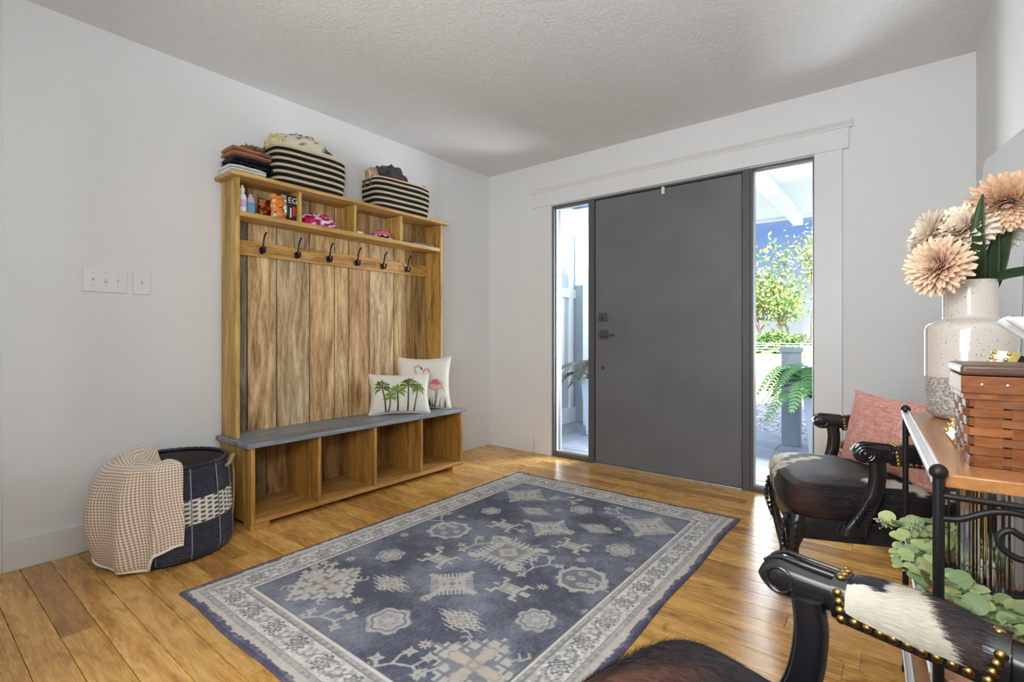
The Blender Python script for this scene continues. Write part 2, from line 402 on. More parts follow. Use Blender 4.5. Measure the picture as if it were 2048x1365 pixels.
# ------------------------------------------------------------------ outside
PZ = -.06
pf = struct(MB().box((-.4, D+.10, PZ-.25), (5.2, 6.02, PZ-.012)).build('floor_porch', M['slate'], smooth=False))
def pavers():
    r = random.Random(11); y = D+.12
    while y < 6.0:
        h = r.choice((.30, .38, .46)); h = min(h, 6.02-y); x = -.4
        if h < .1: break
        while x < 3.2:
            L = r.choice((.34, .46, .6, .74))
            o = MB().box((.004, .004, 0), (L-.004, h-.004, .012+.006*r.random())).build('paver', M['slate'], pf, bevel=.003, smooth=False, seg=1)
            o.location = (x, y, PZ-.012); x += L
        y += h
pavers()
# wing wall on the left, its back wall, porch roof
wl = struct(MB().box((-.34, D+WT, PZ), (-.20, 5.42, 2.55)).build('wall_wing', M['siding'], smooth=False))
tb = MB(); tb.box((-.20, D+WT, PZ), (-.18, 5.30, .12)); tb.build('base_board', M['ext_white'], wl, bevel=.003)
for y in (3.86, 4.26, 4.66, 5.20):
    MB().box((-.20, y-.04, .12), (-.178, y+.04, 2.28)).build('batten', M['ext_white'], wl, bevel=.003)
MB().box((-.20, D+WT, 1.45), (-.180, 5.30, 1.56)).build('rail_board', M['ext_white'], wl, bevel=.003)
ww = struct(MB().box((-.20, 4.70, .50), (-.186, 5.02, 1.40)).build('window_3', M['siding_grey'], smooth=False))
wfr = MB(); wfr.box((-.20, 4.70, .46), (-.17, 4.75, 1.44)); wfr.box((-.20, 4.97, .46), (-.17, 5.02, 1.44)); wfr.box((-.20, 4.75, .46), (-.17, 4.97, .52)); wfr.box((-.20, 4.75, 1.38), (-.17, 4.97, 1.44)); wfr.build('window_frame', M['ext_white'], ww, bevel=.003)
struct(MB().box((-.34, 5.30, PZ), (.16, 5.42, 2.55)).build('wall_recess', M['siding_grey'], smooth=False))
struct(MB().box((.02, 5.12, PZ), (.16, 5.30, 2.28)).build('pillar_porch', M['ext_white'], bevel=.004))
cp = struct(MB().box((1.15, D+WT, 2.30), (5.2, 6.15, 2.42)).build('ceiling_porch', M['ext_white'], smooth=False))
for i in range(24):
    y = D+.16+i*.105
    if y < 6.05: MB().box((1.16, y, 2.292), (3.6, y+.098, 2.302)).build('ceiling_board', M['ext_white'], cp, bevel=.002, smooth=False, seg=1)
for x in (1.2, 2.10, 3.3):
    MB().box((x-.045, D+WT, 2.19), (x+.045, 6.14, 2.293)).build('beam', M['ext_white'], cp, bevel=.004)
MB().box((1.15, 6.12, 2.27), (5.2, 6.17, 2.46)).build('fascia', M['ext_white'], cp, bevel=.004)
struct(MB().box((-6, -9, 2.72), (9, D+.3, 2.9)).build('roof_house', M['stucco'], smooth=False))
struct(MB().box((1.15, D+.3, 2.72), (9, 6.3, 2.9)).build('roof_porch', M['stucco'], smooth=False))
struct(MB().box((-60, 6.02, -.5), (60, 140, -.24)).build('ground_lawn', M['lawn'], smooth=False))
gv = struct(MB().box((-20, 6.02, -.26), (30, 9.6, -.20)).build('ground_gravel', M['gravel'], smooth=False))
def pebbles():
    r = random.Random(5); m = MB()
    for i in range(2600):
        x = 1.0+r.random()*2.0; y = 6.05+r.random()*3.5; s = .010+.014*r.random()
        m.sph((x, y, -.197+s*.2), s, 5, 3, (1+.5*r.random(), 1, .6))
    o = m.build('pebbles', M['gravel'], gv); o['kind'] = 'stuff'
pebbles()
struct(MB().box((-20, 9.6, -.26), (30, 10.6, -.19)).build('path_drive', M['drive'], smooth=False))

# ================================================================== HALL TREE
ht = thing('hall_tree', 'tall wooden hall tree bench with coat hooks against the left wall', 'hall tree', (.017, 1.15, 0))
HX, HY = .017, 1.15
def hb(name, a, b, mat, tint=None, bevel=.0025, parent=None):
    ax, ay, az = a; bx, by, bz = b; c = ((ax+bx)/2, (ay+by)/2, (az+bz)/2)
    o = MB().box((ax-c[0], ay-c[1], az-c[2]), (bx-c[0], by-c[1], bz-c[2])).build(name, mat, parent or ht, bevel=bevel, smooth=False)
    o.location = (c[0]-HX, c[1]-HY, c[2]); o.color = tint or (1, 1, 1, 1); return o
YA, YE = 1.168, 2.676
W1 = (1.0, .97, .90, 1); W2 = (.90, .82, .70, 1)
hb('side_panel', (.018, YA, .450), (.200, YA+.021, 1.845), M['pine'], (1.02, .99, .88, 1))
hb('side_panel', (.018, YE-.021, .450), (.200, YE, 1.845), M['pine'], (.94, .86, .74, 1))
hb('top_board', (.017, YA-.036, 1.845), (.236, YE+.040, 1.866), M['pine_y'], W1, .004)
hb('shelf', (.034, YA+.021, 1.640), (.196, YE-.021, 1.668), M['pine_y'], W1)
for y in (1.530, 1.904, 2.280): hb('divider', (.034, y-.010, 1.668), (.194, y+.010, 1.845), M['pine'], W1)
edges = [YA+.021, 1.300, 1.470, 1.681, 1.857, 1.963, 2.127, 2.341, 2.517, YE-.021]
tints = [(.34, .35, .44, 1), (1.04, .97, .87, 1), (.90, .90, .92, 1), (1.02, .88, .76, 1), (1.16, 1.14, 1.02, 1), (.96, .80, .68, 1), (1.06, 1.04, 1.02, 1), (.92, .84, .64, 1), (.74, .62, .48, 1)]
for i in range(9):
    hb('back_plank', (.018+.002*(i % 2), edges[i]+.0034, .450), (.033, edges[i+1]-.0034, 1.845), M['plank'], tints[i], .002)
hb('backing_board', (.0171, YA+.02, .46), (.0178, YE-.02, 1.84), M['joint'], None, 0)
rail = hb('hook_rail', (.033, YA+.021, 1.455), (.051, YE-.021, 1.540), M['pine_y'], (.98, .86, .72, 1))
def hook(y):
    z = 1.500
    b = MB(); pts = [(0, 0, 0), (.012, 0, .006), (.022, 0, .028), (.028, 0, .055), (.040, 0, .078), (.052, 0, .088)]
    b.tube(bez(pts, 18), .0048, 8)
    b.sph((.054, 0, .089), .0062, 8, 6)
    pts = [(0, 0, -.004), (.018, 0, -.018), (.034, 0, -.022), (.044, 0, -.010), (.042, 0, .004)]
    b.tube(bez(pts, 18), .0050, 8); b.sph((.042, 0, .005), .0062, 8, 6)
    o = b.build('coat_hook', M['black_iron'], ht, loc=(.051-HX, y-HY, z))
    d = MB(); 
    vs = []
    poly = [(.017*math.cos(2*PI*k/20), -.006+(.023 if math.sin(2*PI*k/20) < 0 else .019)*math.sin(2*PI*k/20)) for k in range(20)]
    Mx = Matrix(((0,0,1,0),(1,0,0,0),(0,1,0,0),(0,0,0,1)))
    d.prism(poly, .006, Mx); d.sph((.006, 0, -.017), .003, 6, 4); d.sph((.006, 0, .008), .003, 6, 4)
    d.build('hook_plate', M['black_iron'], o, bevel=.0015)
for y in (1.373, 1.585, 1.799, 2.009, 2.224, 2.443): hook(y)
# bench
hb('bench_seat', (.017, YA-.030, .426), (.405, 2.728, .450), M['seat_slate'], None, .004)
DK = (.80, .66, .48, 1)
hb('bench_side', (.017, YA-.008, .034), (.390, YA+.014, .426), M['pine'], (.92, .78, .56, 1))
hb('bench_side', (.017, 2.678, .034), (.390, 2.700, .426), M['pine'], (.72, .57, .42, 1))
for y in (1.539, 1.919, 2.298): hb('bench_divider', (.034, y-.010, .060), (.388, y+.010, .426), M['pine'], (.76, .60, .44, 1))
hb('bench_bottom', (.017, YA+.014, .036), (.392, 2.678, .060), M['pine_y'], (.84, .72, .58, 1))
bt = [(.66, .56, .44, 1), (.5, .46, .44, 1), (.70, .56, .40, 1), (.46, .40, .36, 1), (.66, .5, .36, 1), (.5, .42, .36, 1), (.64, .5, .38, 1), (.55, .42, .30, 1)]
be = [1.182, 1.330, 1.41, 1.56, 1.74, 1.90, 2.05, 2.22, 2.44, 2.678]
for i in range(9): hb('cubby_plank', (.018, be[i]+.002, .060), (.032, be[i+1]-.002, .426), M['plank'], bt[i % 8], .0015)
for y in (1.162, 2.60):
    for x in (.03, .30): hb('foot', (x, y, 0), (x+.085, y+.098, .036), M['pine'], (.85, .72, .52, 1))

# ------------------------------------------------------------------ woven striped baskets
def mk_rope():
    m = NM('woven_cotton_rope', .9, 0, .2); m.base(m.attr()); m.bump(m.noise(m.coord((1, 1, 1)), 160, 2), .5, .003); return m.m
M['rope'] = mk_rope()
M['leather'] = plain('brown_leather', C(112, 66, 40), .5, var=.15, scale=30)
CRM = C(206, 192, 162, 1.15); BLK = C(34, 34, 36)
def rrect(a, hx, hy, p=5.0):
    c, s_ = math.cos(a), math.sin(a)
    k = (abs(c)**p+abs(s_)**p)**(-1/p); return hx*c*k, hy*s_*k
def striped_basket(label, loc, hx, hy, h, nst, dark_first, tilt=0.0, group='striped rope baskets'):
    t = thing('striped_basket', label, 'basket', loc, tilt, group)
    rows = nst*4; SEG = 72
    def prof(v):   # v 0..1 along the wall
        return 1.0-.06*(1-v)**2*1.0+.02*math.sin(PI*v)
    def fn(u, v):
        k = prof(v); bulge = .0022*abs(math.sin(PI*v*rows))
        x, y = rrect(2*PI*u, hx*k+bulge, hy*k+bulge)
        z = v*h
        if v < .06: sc = 1-.05*(1-v/.06)**2; x *= sc; y *= sc
        wob = .004*math.sin(4*PI*u+1.3)*v
        return (x, y, z+wob+.003*v*n3((x, y, 0), 9, hx*31))
    def cf(u, v):
        f_ = min(v, .9999)*nst; i = int(f_+1e-6); fr_ = f_-i; dk = (i % 2 == 0) == dark_first
        if not dk and (fr_ < .10 or fr_ > .90) and 0 < i < nst-1: dk = True
        c = BLK if dk else CRM
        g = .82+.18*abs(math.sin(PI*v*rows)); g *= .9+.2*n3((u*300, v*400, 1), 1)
        return tuple(q*g for q in c[:3])+(1,)
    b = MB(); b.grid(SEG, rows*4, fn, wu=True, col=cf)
    # floor of the basket
    b.add([fn(k/SEG, 0) for k in range(SEG)], [tuple(range(SEG))[::-1]], BLK if dark_first else CRM)
    body = b.build('woven_body', M['rope'], t)
    sol = body.modifiers.new('thick', 'SOLIDIFY'); sol.thickness = .008; sol.offset = -1
    rim = MB(); rim.tube([fn(k/48, 1) for k in range(49)], .0055, 6, CRM); rim.build('rim', M['rope'], t)
    return t, fn
TB = 1.8665
b1, f1 = striped_basket('large cream and black striped rope basket holding a cream knit, on the hall tree top', (.128, 1.598, TB), .108, .226, .222, 12, True)
b2, f2 = striped_basket('smaller cream and black striped rope basket with loop handles, on the hall tree top', (.128, 2.292, TB), .108, .240, .205, 11, True, -.03)
def leather_handle(t, side, hx, hy, h):
    # a loop of rope with two leather tabs on the short end of a basket
    y = side*hy
    for x in (-.034, .034):
        MB().box((x-.011, y*1.0-.0045, h-.055), (x+.011, y*1.0+.0045, h+.004)).build('leather_tab', M['leather'], t, bevel=.002)
    l = MB(); l.tube(bez([(-.034, y, h-.01), (-.034, y*1.02, h+.025), (-.018, y*1.03, h+.048), (.018, y*1.03, h+.048), (.034, y*1.02, h+.025), (.034, y, h-.01)], 30), .0085, 8, CRM, flat=.6)
    l.build('loop_handle', M['rope'], t)
MB().box((-.052, -.229, .165), (-.026, -.219, .228)).build('leather_tab', M['leather'], b1, bevel=.002); leather_handle(b2, -1, .108, .240, .205); leather_handle(b2, 1, .108, .240, .205)

# soft things: crumpled cloth blobs and folded cloth
M['cloth'] = tinted('soft_cloth', .95, spec=.15, bump=.25, bscale=420)
def crumple(name, label, cat, loc, sx, sy, sz, colf, seed, amp=.35, fr=2.6, rz=0.0, flatb=True, parent=None, group=None, n=40):
    def fn(u, v):
        a = 2*PI*u; b = PI*(v-.5)*.998
        d = Vector((math.cos(b)*math.cos(a), math.cos(b)*math.sin(a), math.sin(b)))
        r = 1+amp*(abs(n3(d, fr, seed))*1.5-.35)+amp*.4*n3(d, fr*2.7, seed+9)
        z = d.z*r
        if flatb: z = max(z, -.45)
        return (d.x*r*sx, d.y*r*sy, (z+.45)*sz if flatb else z*sz)
    m = MB(); m.grid(n, n//2+4, fn, wu=True, col=lambda u, v: colf(u, v, fn(u, v)))
    o = m.build(name, M['cloth'], parent)
    o.location = loc; o.rotation_euler[2] = rz
    if label: tag(o, label, cat, group)
    return o
def fold(name, label, cat, loc, w, d, h, layers, colf, seed, rz=0.0, group=None, sag=.010):
    """folded cloth: layers with round front folds, lying on z=0; the folds face +x"""
    m = MB(); lh = h/layers
    for i in range(layers):
        ww = w*(1-.06*rnd.random()); dd = d*(1-.08*rnd.random()); off = .008*(rnd.random()-.5)
        def fn(u, v, i=i):
            a = 2*PI*u
            # section in x,z : rounded slab
            x, z = rrect(a, dd/2, lh*.5, 2.6)
            yy = (v-.5)*ww; e = 1-.25*abs(2*v-1)**6
            wv = .22*lh*n3((yy*9, i*3.1, 0), 1, seed)+.3*lh*n3((x*14, yy*14, i), 1, seed+4)
            return (x*(1-.03*abs(2*v-1)**4)+off+.006*n3((yy*14, i, 2), 1, seed), yy, lh*(i+.5)+z*e+wv*(.3+.7*(i > 0))-(sag*(abs(2*v-1)**2.2)*(.4+.5*n3((i, yy*4, 3), 1, seed)) if i else 0))
        m.grid(24, 22, fn, wu=True, col=lambda u, v, i=i: colf(i, u, v))
        m.add([fn(k/24, 0) for k in range(24)], [tuple(range(24))], colf(i, 0, 0)); m.add([fn(k/24, 1) for k in range(24)], [tuple(range(24))[::-1]], colf(i, 0, 1))
    o = m.build(name, M['cloth']); o.location = loc; o.rotation_euler[2] = rz
    return tag(o, label, cat, group)
def knitcol(u, v, p):
    c = C(222, 215, 194, 1.1)
    k = n3(p, 24, 3)
    if p[2] > .07 and abs(n3(p, 34, 17)) < .10 and p[0] > -.06 and p[1] > -.14: return C(46, 50, 62)
    if ((p[1]-.125)/.055)**2+((p[2]-.085)/.055)**2 < 1 and p[0] > .0:
        e = ((p[1]-.125)/.055)**2+((p[2]-.085)/.055)**2
        if e > .72: return C(235, 232, 222)
        return C(72, 78, 96) if k > -.1 else C(120, 124, 138)
    return tuple(q*(.9+.15*k) for q in c[:3])+(1,)
crumple('knit_blanket', 'cream knit blanket with black motifs heaped in the large striped basket', 'blanket', (.128, 1.590, TB+.150), .092, .200, .130, knitcol, 2.2, .22, 2.2)
crumple('hood_lining', 'cream hood flopping over the large striped basket towards the folded pile', 'hood', (.135, 1.420, TB+.205), .058, .058, .062, lambda u, v, p: mixc(C(214, 200, 152, 1.1), C(172, 160, 118), abs(n3(p, 40, 1))), 5.1, .35, 3)
# folded pile at the left end
fold('folded_towel', 'white towels folded at the left end of the hall tree top', 'towel', (.115, 1.240, TB), .19, .17, .050, 3, lambda i, u, v: C(222, 206, 196) if (i == 1 and abs(v-.55) < .2 and u < .3) else C(228, 226, 220, 1.05), 3)
def navy(i, u, v):
    k = n3((u*20, v*26, i), 1, 5); return C(20, 22, 34) if k < .25 else C(62, 62, 78)
fold('dark_garment', 'black and navy flecked garment folded between the towels and a brown hat', 'garment', (.110, 1.268, TB+.050), .215, .17, .048, 2, navy, 8)
br_ = fold('knit_hat', 'rust brown folded hat with a small leather patch, on the folded pile', 'hat', (.115, 1.258, TB+.101), .205, .17, .050, 2, lambda i, u, v: tuple(q*(.92+.12*n3((u*60, v*60, i), 1)) for q in C(170, 118, 92)[:3])+(1,), 12)
lp = MB().box((.0885, .045, .018), (.0925, .088, .034)).build('leather_patch', M['leather'], br_, bevel=.001)
crumple('fur_trim', 'tan fur trim lying on top of the rust brown hat', 'fur', (.10, 1.29, TB+.146), .055, .062, .034, lambda u, v, p: mixc(C(158, 132, 92), C(96, 76, 48), abs(n3(p, 70, 2))*1.6), 7.7, .5, 6)
# contents of the second basket
crumple('fleece_jacket', 'charcoal grey fleece crumpled on top of the smaller striped basket', 'jacket', (.125, 2.225, TB+.200), .080, .140, .085, lambda u, v, p: mixc(C(86, 88, 92), C(54, 56, 60), abs(n3(p, 30, 2))*1.4), 3.3, .42, 2.6)
crumple('red_cloth', 'bright red cloth showing under the charcoal fleece', 'cloth', (.128, 2.285, TB+.170), .095, .195, .056, lambda u, v, p: C(206, 40, 46), 4.4, .2, 3)
crumple('tan_scarf', 'tan scarf hanging at the left end of the smaller striped basket', 'scarf', (.118, 2.090, TB+.176), .060, .042, .075, lambda u, v, p: mixc(C(196, 162, 136), C(164, 128, 104), abs(n3(p, 20, 5))), 6.4, .35, 3)
crumple('black_glove', 'black knitted glove poking from the right end of the smaller striped basket', 'glove', (.128, 2.46, TB+.185), .040, .045, .030, lambda u, v, p: C(40, 40, 44), 9.4, .5, 3)

# ------------------------------------------------------------------ things in the upper cubbies (shelf z = 1.668)
SZ = 1.6682
M['pl_white'] = plain('white_bottle_plastic', C(226, 228, 228), .35); M['pl_blue'] = plain('blue_bottle_plastic', C(96, 150, 190), .3)
M['pl_grey'] = plain('grey_plastic', C(90, 92, 98), .35); M['pl_black'] = plain('black_plastic', C(26, 26, 30), .35); M['pl_pink'] = plain('lilac_label', C(196, 176, 206), .4)
M['red_print'] = plain('red_label_print', C(196, 52, 40), .4); M['pk_white'] = plain('white_label_print', C(236, 234, 228), .4)
bo = thing('spray_bottle', 'tall white bottle at the left end of the upper cubbies', 'bottle', (.150, 1.222, SZ))
MB().lathe([(.016, 0), (.021, .004), (.021, .085), (.017, .098), (.010, .106), (.010, .114)], 18).build('bottle_body', M['pl_white'], bo)
MB().lathe([(.012, .112), (.012, .132), (.006, .142), (.006, .150)], 14).build('bottle_cap', M['plate'], bo)
MB().lathe([(.0215, .03), (.0215, .07)], 18, cap=False).build('bottle_label', M['pl_pink'], bo)
bo = thing('lotion_bottle', 'short blue and lilac bottle beside the tall white bottle in the first upper cubby', 'bottle', (.150, 1.266, SZ))
MB().lathe([(.018, 0), (.023, .005), (.023, .05), (.020, .062)], 18).build('bottle_body', M['pl_blue'], bo)
MB().lathe([(.020, .060), (.017, .085), (.009, .098), (.009, .108)], 18).build('bottle_top', M['pl_pink'], bo)
M['foil'] = tinted('printed_foil', .28, spec=.6)
def bag(label, loc, w, h, t, colf, seed, rz=0.0, name='snack_bag', cat='bag'):
    def fn(u, v):
        a = 2*PI*u; k = (1-abs(2*v-1)**3)**.6 if 0 < v < 1 else 0
        x, y = rrect(a, t*.5*(.08+.92*k), w*.5*(1-.10*k), 2.2)
        cr_ = .10*t*n3((y*60, v*7, seed), 1)
        return (x+cr_*(x > 0)+.25*t*n3((v*3, y*9, seed), 1), y+.006*n3((v*8, y*9, seed), 1), v*h)
    m = MB(); m.grid(28, 26, fn, wu=True, col=lambda u, v: colf(u, v, fn(u, v)))
    o = m.build(name, M['foil']); o.location = loc; o.rotation_euler[2] = rz
    return tag(o, label, cat)
def orangec(u, v, p):
    k = n3(p, 36, 4); return C(232, 132, 36) if k > -.12 else (C(240, 216, 170) if k > -.3 else C(150, 60, 24))
bag('orange shiny snack bag in the first upper cubby', (.128, 1.432, SZ), .10, .150, .050, orangec, 3, .1)
bag('brown and rust snack bag leaning behind the orange bag', (.085, 1.375, SZ), .085, .118, .045, lambda u, v, p: C(96, 34, 18) if n3(p, 40, 8) > -.1 else C(186, 92, 40), 6, .2)
def greyc(u, v, p):
    k = n3(p, 44, 9); return C(196, 198, 190) if k > .05 else (C(96, 104, 92) if k > -.25 else C(236, 236, 230))
bag('silver grey printed snack bag between the orange bag and the black box', (.130, 1.476, SZ), .058, .155, .040, greyc, 11, .0)
bx = thing('printed_box', 'black box with red and white print beside the first upper divider', 'box', (.122, 1.495, SZ))
MB().box((-.028, -.024, 0), (.050, .024, .150)).build('carton', M['pl_black'], bx, bevel=.002)
MB().box((.0495, .000, .03), (.051, .018, .085)).build('red_print', M['red_print'], bx)
MB().box((.0495, -.016, .02), (.051, -.008, .075)).build('white_print', M['pk_white'], bx)
fc = bpy.data.curves.new('lettering', 'FONT'); fc.body = 'EG'; fc.size = .046; fc.extrude = .0006; fc.align_x = 'CENTER'
fo = bpy.data.objects.new('lettering', fc); COL.objects.link(fo); fo.parent = bx; fo.location = (.0512, .0, .104); fo.rotation_euler = (PI/2, 0, PI/2); fc.materials.append(M['pk_white'])
bpy.context.view_layer.update(); _me = bpy.data.meshes.new_from_object(fo.evaluated_get(bpy.context.evaluated_depsgraph_get())); _lo = bpy.data.objects.new('printed_lettering', _me); COL.objects.link(_lo); _lo.parent = bx; _lo.location = fo.location; _lo.rotation_euler = fo.rotation_euler; bpy.data.objects.remove(fo)
def floral(u, v, p):
    k = n3(p, 62, 4); j = n3(p, 62, 14)
    return C(232, 222, 226) if k > .22 else (C(90, 20, 60) if j > .3 else (C(176, 30, 96) if j > -.25 else C(206, 64, 70)))
crumple('floral_pouch', 'magenta floral pouch in the second upper cubby', 'pouch', (.112, 1.690, SZ+.006), .058, .125, .056, floral, 3.1, .22, 2.2)
MB().box((-.05, -.13, 0), (.05, .13, .005)).build('folder', M['pl_white'], loc=(.125, 1.700, SZ), bevel=.001)
tag(bpy.data.objects['folder'], 'thin white folder lying under the magenta floral pouch', 'folder')
def pinkc(u, v, p):
    k = n3(p, 50, 24); return C(212, 108, 128) if p[2] > .022 else (C(230, 226, 226) if k > .1 else C(40, 40, 48))
crumple('patterned_pouch', 'pink topped black and white pouch in the third upper cubby', 'pouch', (.122, 2.165, SZ), .050, .080, .044, pinkc, 8.1, .25, 2.4)
o = MB().box((-.045, -.055, 0), (.045, .055, .010)).build('phone_case', M['pl_grey'], loc=(.125, 2.060, SZ), bevel=.003); tag(o, 'flat grey case lying beside the pink topped pouch', 'case')
o = MB().box((-.02, -.022, 0), (.02, .022, .016)).build('soap_box', M['pl_white'], loc=(.155, 1.955, SZ), bevel=.003); tag(o, 'small white box at the front of the third upper cubby', 'box')
o = MB().box((-.04, -.03, 0), (.04, .03, .014)).build('wallet', M['pl_black'], loc=(.120, 2.330, SZ), bevel=.004); tag(o, 'black wallet in the last upper cubby beside the divider', 'wallet')
tray = thing('tray', 'grey tray in the last upper cubby', 'tray', (.118, 2.505, SZ))
tm = MB(); tm.box((-.06, -.10, 0), (.06, .10, .004)); tm.box((-.06, -.10, .004), (-.056, .10, .022)); tm.box((.056, -.10, .004), (.06, .10, .016)); tm.box((-.056, -.10, .004), (.056, -.096, .022)); tm.box((-.056, .096, .004), (.056, .10, .022))
tm.build('tray_body', M['pl_grey'], tray, bevel=.0015)
MB().box((-.05, -.08, .0045), (.05, .085, .007)).build('tray_sheet', M['pl_white'], tray)

# ------------------------------------------------------------------ light switches
def switch_plate(label, y, z, wd, n):
    t = thing('switch_plate', label, 'light switch', (0, y, z))
    MB().box((0, -wd/2, -.0585), (.007, wd/2, .0585)).build('plate', M['plate'], t, bevel=.0035)
    for i in range(n):
        yy = (i-(n-1)/2)*.046
        up = (i % 2 == 0)
        Mx = Matrix.Translation((.006, yy, 0)) @ Matrix.Rotation(math.radians(-28 if up else 28), 4, 'Y')
        MB().box((0, -.0045, -.006), (.017, .0045, .006), M=Mx).build('toggle', M['plate'], t, bevel=.0012)
        MB().box((.0065, yy-.0058, -.0125), (.0078, yy+.0058, .0125)).build('toggle_slot', M['trim'], t, bevel=.0005)
        for z2 in (-.030, .030):
            s = MB(); s.sph((.0072, yy, z2), .0026, 8, 4, (.5, 1, 1)); s.build('screw', M['alu'], t)
switch_plate('white triple toggle switch plate on the left wall', .663, 1.262, .170, 3)
switch_plate('white single toggle switch plate right of the triple one', .807, 1.261, .076, 1)

# ================================================================== PILLOWS
M['pillow_cream'] = plain('cream_cotton', C(226, 222, 210, 1.06), .9, var=.03, bump=.2, bscale=300, spec=.2)
M['embroid'] = tinted('embroidered_thread', .8, spec=.2, bump=.5, bscale=500)
def pillow_surface(w, h, t, p=.10, seed=0.0):
    def S(u, v, side=-1):
        x = w/2*u*(1-p*(1-v*v)*abs(u)**1.5); z = h/2*v*(1-p*(1-u*u)*abs(v)**1.5)+h/2*(1-p*.35)
        e = max(0, (1-u*u)*(1-v*v))
        y = t*e**.42
        y += .004*n3((u*7, v*7, seed), 1)*min(1, e*3) + .006*abs(n3((u*4, v*11, seed+4), 1))*(e < .5)*(e**.5)
        return Vector((x, side*y, max(z, .002)))
    return S
def pillow(name, label, loc, rz, lean, w, h, t, mat, p=.10, seed=0.0, roll=0.0, coverlabel=None):
    th = thing(name, label, 'pillow', loc, rz); th.rotation_euler = (-lean, roll, rz)
    S = pillow_surface(w, h, t, p, seed); N = 30
    m = MB()
    m.grid(N, N, lambda u, v: S(2*u-1, 2*v-1, -1)); m.grid(N, N, lambda u, v: S(2*u-1, 2*v-1, 1), flip=True)
    m.build('cover', mat, th)
    b = MB(); pts = []
    for k in range(4):
        for i in range(20):
            s = -1+2*i/20
            u, v = ((s, -1), (1, s), (-s, 1), (-1, -s))[k]; pts.append(S(u, v))
    pts.append(pts[0]); b.tube(pts, .0035, 6); b.build('piping', mat, th)
    return th, S
def patch(mb, S, poly, col, off=.003, rings=3):
    cx = sum(p[0] for p in poly)/len(poly); cy = sum(p[1] for p in poly)/len(poly); n = len(poly)
    vs = [S(cx, cy)+Vector((0, -off, 0))]; fs = []
    for r in range(1, rings+1):
        k = r/rings
        for p in poly:
            vs.append(S(cx+(p[0]-cx)*k, cy+(p[1]-cy)*k)+Vector((0, -off*(1 if r < rings else .2), 0)))
    for i in range(n): fs.append((0, 1+i, 1+(i+1) % n))
    for r in range(rings-1):
        for i in range(n): fs.append((1+r*n+i, 1+(r+1)*n+i, 1+(r+1)*n+(i+1) % n, 1+r*n+(i+1) % n))
    mb.add(vs, fs, col)
def strip(mb, S, pts, wd, col, off=.003, n=14):
    q = bez([(p[0], p[1], 0) for p in pts], n)
    rs = wd if isinstance(wd, (list, tuple)) else [wd, wd]
    vs = []
    for i, p in enumerate(q):
        a = q[max(0, i-1)]; b = q[min(len(q)-1, i+1)]; d = (b-a).normalized(); nn = Vector((-d.y, d.x, 0))
        r = rs[0]+(rs[1]-rs[0])*i/(len(q)-1)
        for k, o in ((-1, .2), (0, 1), (1, .2)): vs.append(S(p.x+nn.x*r*k, p.y+nn.y*r*k*1.3)+Vector((0, -off*o, 0)))
    mb.add(vs, [(i*3+k, i*3+k+1, i*3+k+4, i*3+k+3) for i in range(len(q)-1) for k in range(2)], col)
ph, S = pillow('palm_pillow', 'small cream pillow embroidered with five green palm trees, on the hall tree bench', (.232, 2.238, .4515), math.atan2(.325, .237), math.radians(10), .420, .285, .060, M['pillow_cream'], .10, 1.0)
def palm(cu, cv, bu, bv, g1, g2, sc, tr, seed):
    b = MB(); r = random.Random(seed)
    strip(b, S, [(bu, bv), (bu+(cu-bu)*.35+.03*r.random(), bv+(cv-bv)*.5), (cu, cv)], [.030, .022], tr, .004)
    n = 9
    for i in range(n):
        a = math.radians(-35+250*i/(n-1))+.15*(r.random()-.5); L = sc*(.9+.25*r.random())
        dx, dy = math.cos(a), math.sin(a); tip = (cu+dx*L*1.0, cv+dy*L*1.25-.10*sc-.22*L*abs(dx)); md = (cu+dx*L*.55, cv+dy*L*.8+.03)
        nx, ny = -(tip[1]-cv), (tip[0]-cu); l = math.hypot(nx, ny) or 1; nx /= l; ny /= l; wv_ = .20*sc
        poly = [(cu, cv), (md[0]+nx*wv_*.8-.05*dx*L, md[1]+ny*wv_*1.1), (md[0]+nx*wv_*.7+.12*dx*L, md[1]+ny*wv_*.8), tip, (md[0]-nx*wv_*.6+.08*dx*L, md[1]-ny*wv_*.9), (md[0]-nx*wv_*.6-.10*dx*L, md[1]-ny*wv_*.9)]
        patch(b, S, poly, g1 if i % 2 else g2, .0042+.0006*(i % 3))
    b.build('palm_applique', M['embroid'], ph)
G1, G2, G3, G4 = C(92, 108, 40), C(122, 134, 52), C(142, 172, 92), C(122, 154, 72); BR = C(104, 86, 62)
palm(-.33, -.16, -.38, -.90, G3, G4, .25, C(110, 112, 76), 2); palm(-.09, .12, -.08, -.90, G3, G4, .30, BR, 3)
palm(.60, .20, .44, -.90, G2, G4, .27, C(118, 112, 80), 5); palm(.27, .44, .24, -.90, G1, G2, .34, BR, 4); palm(-.61, .34, -.46, -.90, G1, C(104, 120, 44), .32, BR, 1)
ph2, S2 = pillow('flamingo_pillow', 'square cream pillow embroidered with two pink flamingos, behind the palm tree pillow', (.186, 2.500, .4515), math.atan2(.745, .667), math.radians(6), .405, .395, .066, M['pillow_cream'], .11, 3.0, 0.0)
PK1, PK2, PK3, GR = C(222, 176, 164), C(196, 112, 112), C(224, 196, 184), C(72, 84, 58)
b = MB()
strip(b, S2, [(-.05, -.40), (-.20, .10), (-.34, .52), (-.30, .66), (-.18, .68), (-.12, .60)], [.045, .035], PK1); patch(b, S2, [(-.16, .66), (-.08, .62), (-.06, .48), (-.12, .56)], C(60, 50, 50)); patch(b, S2, [(-.52, -.28), (-.30, .0), (.0, -.02), (.06, -.30), (-.2, -.46)], PK1)
b.build('flamingo_applique', M['embroid'], ph2)
b = MB()
